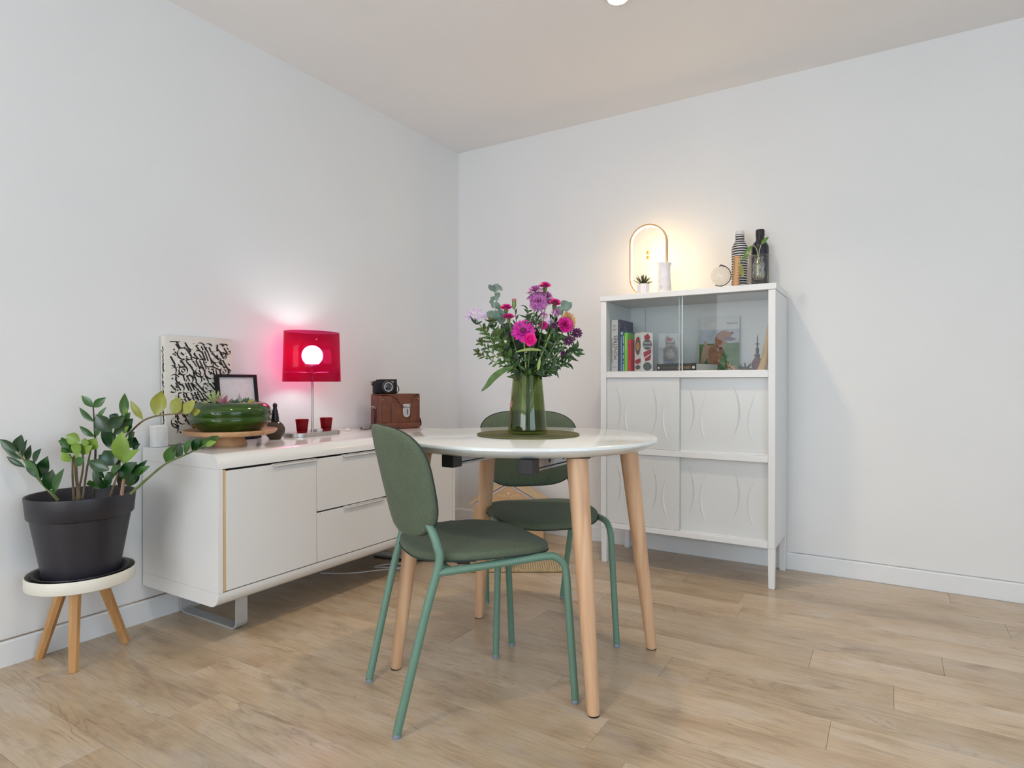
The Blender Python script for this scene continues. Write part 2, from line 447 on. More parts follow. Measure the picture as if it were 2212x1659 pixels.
# recessed ceiling spots: ring, cone and lit lamp face; the first is in view, the others are unseen, added for their light
def downlight(x, y, label, energy):
    t = thing('ceiling_spot', label, 'ceiling light', (x, y, ROOM_H - 0.004), 0, 'recessed ceiling spots')
    MB().lathe([(0.052, 0.004), (0.052, 0.0), (0.049, -0.003), (0.040, -0.003), (0.036, 0.004)], 40).build('trim_ring', mat('spot_ring', (0.8, 0.79, 0.77), 0.4), t)
    MB().lathe([(0.0, 0.0025), (0.037, 0.0025)][::-1], 32).build('lamp_face', emit('spot_face', (1.0, 0.90, 0.78), 30.0), t)
    l = bpy.data.lights.new('spot_lamp', 'SPOT'); l.energy = energy; l.color = (1.0, 0.80, 0.58); l.spot_size = math.radians(125); l.spot_blend = 0.9; l.shadow_soft_size = 0.05
    o = bpy.data.objects.new('spot_lamp', l); COL.objects.link(o); o.parent = t; o.location = (0, 0, -0.02)
    return t
downlight(1.568, -1.035, 'small round recessed ceiling spot glowing white above the table', 34)
downlight(1.568, -2.70, 'unseen recessed ceiling spot added further back, above the viewer', 20)
downlight(3.30, -1.035, 'unseen recessed ceiling spot added outside the right edge of the view', 3)
downlight(3.30, -2.70, 'unseen recessed ceiling spot added behind the viewer to the right', 3)

# ================================================================== SIDEBOARD along the left wall
SB_Y0, SB_Y1, SB_X0, SB_X1, SB_Z0, SB_T = -2.088, -0.712, 0.014, 0.506, 0.148, 0.690
sb = thing('sideboard', 'long low white gloss sideboard on steel loop legs against the left wall', 'sideboard', (0, 0, 0))
r_ = 0.046
top_prof = [(SB_X0, 0.638), (SB_X1, 0.638)] + arc(SB_X1 - r_, SB_T - r_, r_, 0, 90, 8) + [(SB_X0, SB_T)]
MB().prism(top_prof, SB_Y0, SB_Y1, 'y').build('top_panel', lacquer, sb, angle=25)
bot_prof = [(SB_X0, 0.200), (SB_X0, SB_Z0)] + arc(SB_X1 - r_, SB_Z0 + r_, r_, -90, 0, 8) + [(SB_X1, 0.200)]
MB().prism(bot_prof, SB_Y0, SB_Y1, 'y').build('bottom_panel', lacquer, sb, angle=25)
for y0, y1 in ((SB_Y0, SB_Y0 + 0.018), (SB_Y1 - 0.018, SB_Y1)):
    MB().box(SB_X0, SB_X1 - 0.001, y0, y1, 0.2006, 0.6374).build('side_panel', lacquer, sb, smooth=False)
MB().box(SB_X0, SB_X0 + 0.01, SB_Y0 + 0.018, SB_Y1 - 0.018, 0.2006, 0.6374).build('back_panel', seam_dark, sb, smooth=False)
MB().box(0.03, SB_X1 - 0.035, SB_Y0 + 0.019, SB_Y1 - 0.019, 0.203, 0.634).build('carcass', seam_dark, sb, smooth=False)
MB().box(SB_X1 - 0.020, SB_X1 - 0.0005, SB_Y0 + 0.0195, SB_Y0 + 0.0285, 0.204, 0.634).build('bare_wood_edge', pine, sb, smooth=False)
fx0, fx1 = SB_X1 - 0.020, SB_X1 - 0.001
front = mat('white_matt_front', (0.76, 0.755, 0.745), 0.33, var=0.01, scale=4)
def lip(parent, y0, y1, z):
    MB().rbox(fx1 - 0.010, fx1 + 0.012, y0, y1, z, z + 0.0035, 0.0012, 1).build('lip_handle', front, parent)
    MB().rbox(fx1 + 0.009, fx1 + 0.012, y0, y1, z - 0.006, z + 0.0035, 0.0012, 1).build('handle_lip', front, parent)
d1 = MB().rbox(fx0, fx1, -2.0590, -1.6535, 0.2035, 0.6290, 0.0012, 1).build('door', front, sb); lip(d1, -1.865, -1.655, 0.6290)
d2 = MB().rbox(fx0, fx1, -1.6510, -1.1520, 0.4125, 0.6290, 0.0012, 1).build('drawer', front, sb); lip(d2, -1.512, -1.300, 0.6290)
d3 = MB().rbox(fx0, fx1, -1.6510, -1.1520, 0.2035, 0.4055, 0.0012, 1).build('drawer', front, sb); lip(d3, -1.502, -1.262, 0.4055)
d4 = MB().rbox(fx0, fx1, -1.1475, -0.7320, 0.2035, 0.6290, 0.0012, 1).build('door', front, sb); lip(d4, -1.145, -0.940, 0.6290)
for yc in (-1.92, -0.88):                      # flat steel band bent to a loop
    w = 0.024; th = 0.006; R = 0.028
    xa, xb, zt = 0.020, 0.395, SB_Z0 - 0.0005
    path = [(xa, zt)] + [(x, z) for x, z in arc(xa + R, R, R, 180, 270, 6)] + arc(xb - R, R, R, 270, 360, 6) + [(xb, zt - R)] + arc(xb - R * 0.6, zt - R * 0.6 - 0.0, R * 0.6, 0, 90, 5)
    inner = []
    n = len(path)
    for i in range(n):
        a = Vector(path[max(i - 1, 0)]); c = Vector(path[min(i + 1, n - 1)]); t_ = (c - a).normalized()
        inner.append((path[i][0] - t_.y * th, path[i][1] + t_.x * th))
    m = MB(); v = []; f = []
    for i in range(n):
        for (p_, y_) in ((path[i], yc - w), (path[i], yc + w), (inner[i], yc + w), (inner[i], yc - w)):
            v.append((p_[0], y_, min(max(p_[1], 0.0), SB_Z0 - 0.0003)))
    for i in range(n - 1):
        for k in range(4):
            l = (k + 1) % 4
            f.append((i * 4 + k, i * 4 + l, i * 4 + 4 + l, i * 4 + 4 + k))
    f += [(3, 2, 1, 0), (n * 4 - 4, n * 4 - 3, n * 4 - 2, n * 4 - 1)]
    m.add(v, f).build('loop_leg', steel_grey, sb, angle=30)

# ================================================================== DISPLAY CABINET on the right wall
CX0, CX1, CY0, CY1, CT = 1.212, 2.066, -0.385, -0.022, 1.395
cab = thing('display_cabinet', 'tall white cabinet with glass doors above four embossed sliding doors', 'cabinet', (0, 0, 0))
MB().rbox(CX0 - 0.004, CX1 + 0.004, CY0 - 0.003, CY1, 1.366, CT, 0.002, 1).build('top_panel', cab_white, cab)
SP = 0.031
for x0, x1 in ((CX0, CX0 + SP), (CX1 - SP, CX1)):
    MB().rbox(x0, x1, CY0, CY1, 0.185, 1.3655, 0.0015, 1).build('side_panel', cab_white, cab)
ix0, ix1 = CX0 + SP + 0.0003, CX1 - SP - 0.0003
MB().rbox(ix0, ix1, CY0, CY1 - 0.008, 0.185, 0.212, 0.0015, 1).build('bottom_panel', cab_white, cab)
MB().rbox(ix0, ix1, CY0, CY1 - 0.008, 0.576, 0.606, 0.0015, 1).build('shelf', cab_white, cab)
SH = 0.996
MB().rbox(ix0, ix1, CY0, CY1 - 0.008, 0.966, SH, 0.0015, 1).build('shelf', cab_white, cab)
MB().box(ix0, 1.3295, CY1 - 0.0075, CY1 - 0.001, 0.186, 1.365).build('back_panel', cab_white, cab, smooth=False)
MB().box(1.3315, ix1, CY1 - 0.0075, CY1 - 0.001, 0.186, 1.365).build('back_panel', cab_white, cab, smooth=False)
mid = 1.622
embossed = mat('white_door_lacquer', (0.665, 0.68, 0.675), 0.32, var=0.008, scale=4)
def relief(parent, xc, zc, h, bulge, y):
    """one crescent ridge, tapering to nothing at both ends"""
    n = 14; v = []; f = []
    for i in range(n + 1):
        k = i / n * 2 - 1
        cx = xc + bulge * (1 - k * k); z = zc + k * h / 2
        s = (1 - k * k)
        w = 0.0030 * s + 0.0005; t = 0.0042 * s + 0.0002
        sg = 1 if bulge > 0 else -1
        v += [(cx - sg * w * 1.6, y, z), (cx - sg * w * 0.2, y - t * 0.8, z), (cx + sg * w * 0.7, y - t, z), (cx + sg * w, y, z)]
    for i in range(n):
        for k in range(3): f.append((i * 4 + k, i * 4 + k + 1, i * 4 + 5 + k, i * 4 + 4 + k))
    MB().add(v, f).build('relief_arc', embossed, parent, angle=60)
for z0, z1 in ((0.606, 0.966), (0.212, 0.576)):
    for x0, x1, yf in ((ix0 + 0.001, mid + 0.004, CY0 + 0.008), (mid - 0.012, ix1 - 0.001, CY0 + 0.027)):
        d = MB().rbox(x0, x1, yf, yf + 0.012, z0 + 0.001, z1 - 0.001, 0.0012, 1).build('sliding_door', embossed, cab)
        W = x1 - x0
        for k, (fx, sg) in enumerate(((0.125, 1), (0.345, -1), (0.625, 1), (0.865, -1))):
            relief(d, x0 + W * fx, (z0 + z1) / 2 + (0.022 if sg > 0 else -0.02), 0.245, 0.030 * sg, yf)
    MB().box(ix0 + 0.0005, ix1 - 0.0005, CY0 + 0.0215, CY0 + 0.0255, z0 + 0.0005, z0 + 0.006).build('track', cab_white, cab, smooth=False)
pane = glassy('cabinet_glass', (0.965, 0.975, 0.970), 0.02, 0.42)
edge_glass = mat('polished_glass_edge', (0.62, 0.72, 0.70), 0.15, var=0.04)
for x0, x1, yf, ed in ((ix0 + 0.001, mid + 0.016, CY0 + 0.008, mid + 0.016), (mid - 0.004, ix1 - 0.001, CY0 + 0.026, mid - 0.004)):
    g = MB().box(x0, x1, yf, yf + 0.004, SH + 0.001, 1.365).build('glass_door', pane, cab, smooth=False)
    MB().box(ed + 0.0002, ed + 0.0042, yf - 0.0004, yf + 0.0044, SH + 0.001, 1.365).build('glass_edge', edge_glass, g, smooth=False)
MB().box(ix0 + 0.0005, ix1 - 0.0005, CY0 + 0.016, CY0 + 0.022, SH + 0.0002, SH + 0.005).build('track', cab_white, cab, smooth=False)
for z, c in ((1.315, white_print), (1.285, seam_dark)):
    MB().lathe([(0.0035, 0), (0.0035, 0.0012), (0, 0.0012)], 12, Matrix.Translation((ix0, -0.12, z)) @ Matrix.Rotation(PI / 2, 4, 'Y')).build('shelf_pin_hole', c, cab)
for x0 in (CX0 + 0.001, CX1 - 0.033):
    for y0 in (CY0 + 0.002, CY1 - 0.034):
        m = MB(); a = 0.032; b = 0.027
        cx, cy = x0 + a / 2, y0 + a / 2
        v = [(cx + sx * b / 2, cy + sy * b / 2, 0.0) for sx, sy in ((-1, -1), (1, -1), (1, 1), (-1, 1))] + [(cx + sx * a / 2, cy + sy * a / 2, 0.1848) for sx, sy in ((-1, -1), (1, -1), (1, 1), (-1, 1))]
        m.add(v, [(3, 2, 1, 0), (4, 5, 6, 7), (0, 1, 5, 4), (1, 2, 6, 5), (2, 3, 7, 6), (3, 0, 4, 7)]).build('leg', cab_white, cab, smooth=False, bevel=0.003)

# ================================================================== TABLE
TX, TY, TZ = 1.452, -1.562, 0.762
tb = thing('dining_table', 'round white extending table on four splayed beech legs', 'table', (TX, TY, 0), math.radians(32))
prof = [(0, 0.728), (0.375, 0.728), (0.392, 0.7295), (0.4235, 0.7475), (0.4275, 0.7525), (0.4275, 0.7565), (0.4255, 0.7605), (0.421, TZ), (0, TZ)]
MB().lathe(prof, 96, sx=1.02, sy=0.955).build('tabletop', table_white, tb, angle=35)
iM = Matrix.Rotation(-math.radians(32), 4, 'Z')
def tl(x, y, z): return iM @ Vector((x - TX, y - TY, z))
for fx, fy in ((1.795, -1.779), (1.105, -1.35), (1.79, -1.269), (1.122, -1.857)):
    d = Vector((TX - fx, TY - fy)).normalized() * 0.088
    a = tl(fx, fy, 0.003); b = tl(fx + d.x, fy + d.y, 0.7275)
    lg = MB().tube([a, a.lerp(b, 0.02), a.lerp(b, 0.5), a.lerp(b, 1.0)], [0.0165, 0.0185, 0.0255, 0.0325], 24).build('leg', beech, tb, angle=50)
    MB().tube([a + Vector((0, 0, -0.003)), a], [0.0168, 0.0168], 20).build('glide', black_plastic, lg)
    MB().box(-0.034, 0.034, -0.034, 0.034, 0.722, 0.7278, Matrix.Translation((b.x, b.y, 0))).build('leg_plate', black_plastic, tb, smooth=False)
dark_rail = mat('dark_rail_steel', (0.05, 0.05, 0.055), 0.45, 0.3)
rail_steel = mat('zinc_rail_steel', (0.42, 0.43, 0.46), 0.35, 0.9)
for xr in (1.372, 1.642):
    m = MB().box(xr - 0.022, xr + 0.022, -1.905, -1.86, 0.687, 0.7278, iM @ Matrix.Translation((-TX, -TY, 0)))
    m.build('rail_end_block', black_plastic, tb, smooth=False, bevel=0.002)
    T = iM @ Matrix.Translation((-TX, -TY, 0))
    MB().box(xr - 0.016, xr + 0.014, -1.859, -1.22, 0.694, 0.7278, T).build('slide_rail', dark_rail, tb, smooth=False)
    MB().box(xr + 0.0145, xr + 0.018, -1.858, -1.25, 0.702, 0.7277, T).box(xr + 0.0145, xr + 0.021, -1.858, -1.25, 0.693, 0.699, T).build('slide_runner', rail_steel, tb, smooth=False)
    for yy in (-1.79, -1.70, -1.62):
        MB().lathe([(0.006, 0), (0.006, 0.0012), (0, 0.0012)], 10, T @ Matrix.Translation((xr + 0.018, yy, 0.715)) @ Matrix.Rotation(PI / 2, 4, 'Y')).build('rail_hole', black_plastic, tb)

# ================================================================== CHAIRS
def fabric():
    m = bpy.data.materials.new('green_wool_fabric'); nt, b = nodes(m); N = nt.nodes.new; L = nt.links.new
    tc = N('ShaderNodeTexCoord'); nz = N('ShaderNodeTexNoise'); nz.inputs['Scale'].default_value = 650; nz.inputs['Detail'].default_value = 2
    n2 = N('ShaderNodeTexNoise'); n2.inputs['Scale'].default_value = 9; L(tc.outputs['Object'], n2.inputs[0])
    L(tc.outputs['Object'], nz.inputs[0])
    rp = N('ShaderNodeValToRGB'); e = rp.color_ramp.elements
    e[0].position = 0.30; e[0].color = (0.074, 0.099, 0.068, 1); e[1].position = 0.72; e[1].color = (0.178, 0.214, 0.140, 1)
    L(nz.outputs[0], rp.inputs[0])
    mx = N('ShaderNodeMix'); mx.data_type = 'RGBA'; mx.blend_type = 'MULTIPLY'; mx.inputs[0].default_value = 0.35
    L(rp.outputs[0], mx.inputs[6]); L(n2.outputs[0], mx.inputs[7]); L(mx.outputs[2], b.inputs['Base Color'])
    b.inputs['Roughness'].default_value = 0.95; b.inputs['Specular IOR Level'].default_value = 0.2
    b.inputs['Sheen Weight'].default_value = 0.12; b.inputs['Sheen Roughness'].default_value = 0.5
    b.inputs['Sheen Tint'].default_value = (0.75, 0.85, 0.75, 1)
    bp = N('ShaderNodeBump'); bp.inputs['Strength'].default_value = 0.35; bp.inputs['Distance'].default_value = 0.0015
    L(nz.outputs[0], bp.inputs['Height']); L(bp.outputs[0], b.inputs['Normal'])
    return m
FAB = fabric()
green_metal = mat('sage_green_powder_coat', (0.125, 0.235, 0.175), 0.42, var=0.03, scale=12)
seam_green = mat('dark_green_seam', (0.02, 0.035, 0.03), 0.9)
glide = mat('clear_blue_glide', (0.20, 0.25, 0.31), 0.2)
def sgnpow(c, e): return math.copysign(abs(c) ** e, c)
def pad(fn, n_r=9, n_a=44, exp=2.6):
    """two skinned cushion from a polar grid: fn(u, w, side, bulge) -> point; side +1/-1"""
    v = []; f = []; idx = {}
    for side in (1, -1):
        for i in range(n_r + 1):
            r = math.sin(i / n_r * PI / 2)
            for k in range(n_a):
                if i == 0 and k > 0: idx[(side, i, k)] = idx[(side, 0, 0)]; continue
                a = 2 * PI * k / n_a
                u = r * sgnpow(math.cos(a), 2 / exp); w = r * sgnpow(math.sin(a), 2 / exp)
                bulge = max(0.0, 1 - r ** 4.6) ** 0.5
                idx[(side, i, k)] = len(v); v.append(fn(u, w, side, bulge))
        for i in range(n_r):
            for k in range(n_a):
                l = (k + 1) % n_a
                q = [idx[(side, i, k)], idx[(side, i + 1, k)], idx[(side, i + 1, l)], idx[(side, i, l)]]
                if i == 0: q = [q[0], q[1], q[2]]
                f.append(tuple(q if side == 1 else reversed(q)))
    for k in range(n_a):
        l = (k + 1) % n_a
        f.append((idx[(1, n_r, k)], idx[(-1, n_r, k)], idx[(-1, n_r, l)], idx[(1, n_r, l)]))
    return v, f
def make_chair(label):
    t = thing('dining_chair', label, 'chair', (0, 0, 0), 0, 'green upholstered dining chairs')
    # seat: waterfall front, slightly dished; local +Y is the way the chair faces
    def seat(u, w, side, b):
        x = u * (0.206 - 0.010 * max(0, -w)); y = 0.022 + w * 0.215
        dish = 0.010 * (u * u) - 0.012 * max(0, w) ** 2 + 0.004 * max(0, -w)
        z = 0.450 + dish + (0.009 + b * 0.016 if side > 0 else -0.007 - b * 0.006)
        return (x, y, z)
    v, f = pad(seat, exp=2.9); st = MB().add(v, f).build('seat', FAB, t, angle=180)
    rim = [Vector(seat(sgnpow(math.cos(a), 2 / 2.9) * 1.001, sgnpow(math.sin(a), 2 / 2.9) * 1.001, -1, 0)) for a in [2 * PI * k / 60 for k in range(60)]]
    MB().tube(rim, 0.0021, 6, closed=True).build('seam', seam_green, st)
    # backrest: wide at the top, wrapped slightly forward at the sides, leaning back
    def back(u, w, side, b):
        x = u * (0.206 + 0.018 * w); z = 0.664 + w * 0.156
        yc = -0.196 - 0.07 * (z - 0.51) / 0.31 + 0.058 * u * u - 0.006
        y = yc + (0.009 + b * 0.011 if side > 0 else -0.008 - b * 0.010)
        return (x, y, z)
    v, f = pad(lambda u, w, s, b: back(u, w, s, b), exp=3.3); f = [tuple(reversed(q)) for q in f]
    bk = MB().add(v, f).build('backrest', FAB, t, angle=180)
    rim = [Vector(back(sgnpow(math.cos(a), 2 / 3.3) * 1.001, sgnpow(math.sin(a), 2 / 3.3) * 1.001, 1, 0)) for a in [2 * PI * k / 60 for k in range(60)]]
    MB().tube(rim, 0.0021, 6, closed=True).build('seam', seam_green, bk)
    R = 0.0112
    for s in (-1, 1):
        fl = smooth_path([(s * 0.219, 0.258, 0.011), (s * 0.209, 0.240, 0.30), (s * 0.206, 0.234, 0.385), (s * 0.204, 0.222, 0.416), (s * 0.201, 0.198, 0.4345), (s * 0.198, 0.165, 0.438)], 5)
        lf = MB().tube(fl, R, 12).build('leg', green_metal, t)
        MB().lathe([(0, 0), (0.0110, 0), (0.0116, 0.003), (0.0116, 0.008), (0.0105, 0.0115), (0, 0.0115)], 14, Matrix.Translation((s * 0.219, 0.258, 0))).build('glide', glide, lf)
        MB().tube([(s * 0.198, 0.165, 0.438), (s * 0.190, -0.155, 0.430)], R, 12).build('side_rail', green_metal, t)
        rl = smooth_path([(s * 0.168, -0.262, 0.011), (s * 0.183, -0.188, 0.32), (s * 0.190, -0.152, 0.455), (s * 0.186, -0.156, 0.500), (s * 0.170, -0.166, 0.540), (s * 0.148, -0.182, 0.580)], 5)
        lr = MB().tube(rl, [R * 1.05] * (len(rl) - 6) + [R * (1.05 - 0.06 * k) for k in range(6)], 12).build('leg', green_metal, t)
        MB().lathe([(0, 0), (0.0110, 0), (0.0116, 0.003), (0.0116, 0.008), (0.0105, 0.0115), (0, 0.0115)], 14, Matrix.Translation((s * 0.168, -0.262, 0))).build('glide', glide, lr)
    MB().tube([(-0.19, -0.12, 0.4310), (0.19, -0.12, 0.4310)], R * 0.9, 10).build('cross_bar', green_metal, t)
    MB().tube([(-0.197, 0.13, 0.4370), (0.197, 0.13, 0.4370)], R * 0.9, 10).build('cross_bar', green_metal, t)
    return t
near_chair = make_chair('green upholstered chair nearest the viewer, its back turned to the sideboard')
near_chair.location = (1.397, -1.842, 0); near_chair.rotation_euler.z = math.radians(56.9 - 90)
far_chair = copy_tree(near_chair)
far_chair['label'] = 'green upholstered chair facing us from behind the table, partly hidden by the vase'
far_chair.location = (1.343, -1.279, 0); far_chair.rotation_euler.z = math.radians(-47.0 - 90)
for o in far_chair.children:
    if o.name.startswith('seat'): o.location.z = -0.016; o.rotation_euler.x = math.radians(1.2)

# ================================================================== THINGS ON THE SIDEBOARD
TOP = SB_T
# --- canvas with black brush lettering, leaning on the wall
CW, CH, CD = 0.300, 0.442, 0.030
canvas_cloth = mat('cream_canvas', (0.70, 0.665, 0.60), 0.85, var=0.03, scale=40, bump=0.15, bscale=900)
cv = thing('canvas_print', 'cream canvas covered in black brush calligraphy leaning on the wall', 'canvas', (0.018, -1.866, TOP + 0.001), rot=(0, math.radians(-1.6), 0))
MB().rbox(0, CD, -CW / 2, CW / 2, 0, CH, 0.003, 2).build('stretched_canvas', canvas_cloth, cv)
def nib(m, pts, w, ang, x, plane='front'):
    """broad-nib pen stroke: the width lies along one fixed direction"""
    n = Vector((math.cos(ang), math.sin(ang))) * w / 2
    k = len(m.v); v = []; f = []
    for p_ in pts:
        for s in (-1, 1):
            a, b = p_[0] + s * n.x, p_[1] + s * n.y
            v.append((x, a, b) if plane == 'front' else (a, x, b))
    for i in range(len(pts) - 1): f.append((2 * i, 2 * i + 1, 2 * i + 3, 2 * i + 2))
    m.add(v, f)
def glyph(rg, cx, cy, s):
    """one invented letter-like mark, as a list of strokes"""
    kind = rg.choice(('ring', 'bars2', 'bars3', 'bars3', 'arcl', 'arcr', 'hook', 'wave', 'cross', 'bars2', 'comb', 'swoosh', 'cup'))
    th = rg.uniform(-0.2, 0.2); o = []
    def rot(p_): return (cx + s * (p_[0] * math.cos(th) - p_[1] * math.sin(th)), cy + s * (p_[0] * math.sin(th) + p_[1] * math.cos(th)))
    A = lambda x, y, r, a0, a1: arc(x, y, r, a0, a1, 14)
    if kind == 'ring': o = [A(0, 0, .52, 0, 360)] + ([A(0, 0, .20, 0, 360)] if rg.random() < .5 else [[(-.12, .22), (.12, -.22)]])
    elif kind == 'bars2': o = [[(-.5, .45), (.1, -.5)], [(-.15, .5), (.45, -.45)]]
    elif kind == 'bars3': o = [[(-.6, .4), (-.1, -.45)], [(-.3, .5), (.25, -.5)], [(.05, .5), (.55, -.35)]]
    elif kind == 'arcl': o = [A(.15, 0, .5, 75, 285), [(-.05, .12), (.22, -.15)]]
    elif kind == 'arcr': o = [A(-.2, 0, .5, 110, -110), [(-.5, .5), (-.1, -.2)]]
    elif kind == 'hook': o = [[(-.35, .5), (.15, -.1), (.2, -.38), (-.05, -.5), (-.3, -.38)]]
    elif kind == 'wave': o = [[(-.6, .1), (-.3, .3), (0, .05), (.3, -.2), (.6, 0)], [(-.45, -.3), (.2, -.5)]]
    elif kind == 'cross': o = [[(-.3, .3), (.3, -.3)], [(-.3, -.3), (.3, .3)], A(0, 0, .55, 200, 340)]
    elif kind == 'comb': o = [[(-.5, .5), (.5, .2)], [(-.35, .3), (-.1, -.45)], [(-.05, .25), (.2, -.5)]]
    elif kind == 'cup': o = [A(0, .15, .45, 180, 360), [(-.45, .5), (-.45, .15)], [(.1, .45), (.3, .0)]]
    else: o = [A(.1, -.1, .6, 40, 160), [(-.45, .1), (.1, -.5)], [(.2, .1), (.5, -.35)]]
    return [[rot(q) for q in st] for st in o]
def calligraphy(m, y0, y1, z0, z1, cell, x, seed, plane='front', w=0.0062):
    rg = random.Random(seed)
    z = z1 - cell / 2
    while z > z0 + cell * 0.3:
        y = y0 + cell * rg.uniform(0.3, 0.5)
        while y < y1 - cell * 0.2:
            s = cell * rg.choice((0.95, 1.05, 1.25, 1.4))
            for st in glyph(rg, y, z + rg.uniform(-.12, .12) * cell, s):
                run = []
                for a, b in st:
                    if y0 < a < y1 and z0 < b < z1: run.append((a, b))
                if len(run) > 1: nib(m, run, w * rg.uniform(.8, 1.2), math.radians(rg.uniform(30, 46)), x, plane)
            for _ in range(3):                     # ticks and dots
                a, b = y + rg.uniform(-.7, .7) * cell, z + rg.uniform(-.65, .65) * cell
                dx, dz = rg.choice(((.14, -.14), (.2, -.22), (.05, -.05), (.16, -.1)))
                if y0 < a and a + dx * cell < y1 and z0 < b + dz * cell and b < z1: nib(m, [(a, b), (a + dx * cell, b + dz * cell)], w * .9, math.radians(40), x, plane)
            y += cell * rg.uniform(0.85, 1.1)
        z -= cell * 0.92
m = MB()
calligraphy(m, -CW / 2 + 0.022, CW / 2 - 0.002, 0.045, CH - 0.024, 0.037, CD + 0.0006, 5, 'front', 0.0064)
m.build('black_lettering', ink, cv, smooth=False)['label'] = 'dense black brush lettering printed on the canvas face'
m = MB(); rg = random.Random(11)
for k in range(44):                                # the print wraps round the canvas edge
    a, b = rg.uniform(0.010, CD - 0.010), 0.05 + (CH - 0.09) * k / 44
    nib(m, [(a, b + rg.uniform(0, .010)), (a + rg.uniform(.002, .008), b - rg.uniform(.002, .010))], rg.uniform(.004, .007), math.radians(40), -CW / 2 - 0.0006, 'side')
m.build('edge_lettering', ink, cv, smooth=False)
# --- small white box beside it
bx = thing('white_box', 'small plain white box standing at the sideboard end beside the canvas', 'box', (0.060, -2.050, TOP + 0.0005))
MB().rbox(-0.020, 0.020, -0.026, 0.026, 0, 0.083, 0.003, 2).build('box_body', mat('white_card', (0.78, 0.78, 0.77), 0.6), bx)
MB().rbox(-0.0205, 0.0205, -0.0265, 0.0265, 0.068, 0.0845, 0.003, 2).build('box_lid', mat('white_card', (0.78, 0.78, 0.77), 0.6), bx)
# --- black picture frame with a pale print
pf = thing('picture_frame', 'thin black picture frame holding a pale grey print behind the green bowl', 'picture frame', (0.082, -1.703, TOP + 0.0015), rot=(0, math.radians(-6.5), math.radians(4)))
FW, FH = 0.205, 0.288
fb = mat('black_frame_lacquer', (0.008, 0.008, 0.010), 0.5, spec=0.25)
for (y0, y1, z0, z1) in ((-FW / 2, -FW / 2 + 0.011, 0, FH), (FW / 2 - 0.011, FW / 2, 0, FH), (-FW / 2 + 0.0112, FW / 2 - 0.0112, 0, 0.011), (-FW / 2 + 0.0112, FW / 2 - 0.0112, FH - 0.011, FH)):
    MB().rbox(-0.016, 0.006, y0, y1, z0, z1, 0.001, 1).build('frame_side', fb, pf)
MB().box(-0.012, -0.006, -FW / 2 + 0.0115, FW / 2 - 0.0115, 0.0115, FH - 0.0115).build('print_sheet', mat('pale_print_paper', (0.70, 0.70, 0.72), 0.25, coat=0.6), pf, smooth=False)
m = MB(); rg = random.Random(4)
for k in range(11):                                # a plain fan of pale leaf shapes
    a = math.radians(-48 + k * 9.6); z0 = 0.105; h = rg.uniform(.07, .11) * (1 - abs(k - 5) * .045)
    m.leaf((-0.0054 + k * .00004, math.sin(a) * .006, z0 + .004), (-0.0054 + k * .00004, math.sin(a) * h * .62, z0 + math.cos(a) * h), .013, (1, 0, 0), 0, 0, .55, 5)
m.build('grey_motif', mat('soft_grey_print', (0.36, 0.37, 0.38), 0.6, var=0.3, scale=120), pf, smooth=False)
# --- footed wooden stand and green bowl of succulents
BX, BY = 0.250, -1.868
ck = thing('cake_stand', 'round light wood cake stand under the green bowl', 'cake stand', (BX, BY, TOP))
MB().lathe([(0, 0), (0.060, 0), (0.062, 0.003), (0.048, 0.036), (0.046, 0.040), (0, 0.040)], 48).build('foot', acacia, ck, angle=35)
MB().lathe([(0, 0.0402), (0.060, 0.0402), (0.140, 0.043), (0.166, 0.049), (0.174, 0.058), (0.176, 0.064), (0.173, 0.0655), (0.168, 0.061), (0.155, 0.058), (0, 0.0575)], 64).build('plate', acacia, ck, angle=50)
def green_glaze():
    m = bpy.data.materials.new('green_glazed_ceramic'); nt, b = nodes(m); N = nt.nodes.new; L = nt.links.new
    tc = N('ShaderNodeTexCoord'); mp = N('ShaderNodeMapping'); mp.inputs['Scale'].default_value = (1.2, 1.2, 10); L(tc.outputs['Object'], mp.inputs[0])
    nz = N('ShaderNodeTexNoise'); nz.inputs['Scale'].default_value = 6; nz.inputs['Detail'].default_value = 4; nz.inputs['Distortion'].default_value = 0.5; L(mp.outputs[0], nz.inputs[0])
    rp = N('ShaderNodeValToRGB'); e = rp.color_ramp.elements; e[0].position = .3; e[0].color = (0.006, 0.022, 0.004, 1); e[1].position = .74; e[1].color = (0.048, 0.115, 0.008, 1)
    L(nz.outputs[0], rp.inputs[0]); L(rp.outputs[0], b.inputs['Base Color'])
    b.inputs['Roughness'].default_value = 0.12; b.inputs['Coat Weight'].default_value = 0.35; b.inputs['Coat Roughness'].default_value = 0.04; b.inputs['Specular IOR Level'].default_value = 0.35
    return m
GZ = green_glaze()
bz = TOP + 0.0582
bw = thing('succulent_bowl', 'ribbed green glazed bowl planted with succulents on the wooden stand', 'bowl planter', (BX, BY, bz))
MB().lathe([(0, 0), (0.100, 0), (0.112, 0.004), (0.140, 0.026), (0.150, 0.040), (0.153, 0.050), (0.1495, 0.0565), (0.149, 0.0585), (0.1535, 0.065), (0.154, 0.080), (0.148, 0.096), (0.134, 0.110), (0.118, 0.116), (0.113, 0.114), (0.118, 0.104), (0.118, 0.096), (0, 0.096)], 72).build('bowl', GZ, bw, angle=60)
MB().lathe([(0.117, 0.0965), (0.09, 0.103), (0, 0.105)], 36).build('soil', mat('potting_soil', (0.05, 0.035, 0.025), 0.95, var=0.5, scale=90, bump=0.8, bscale=160), bw)
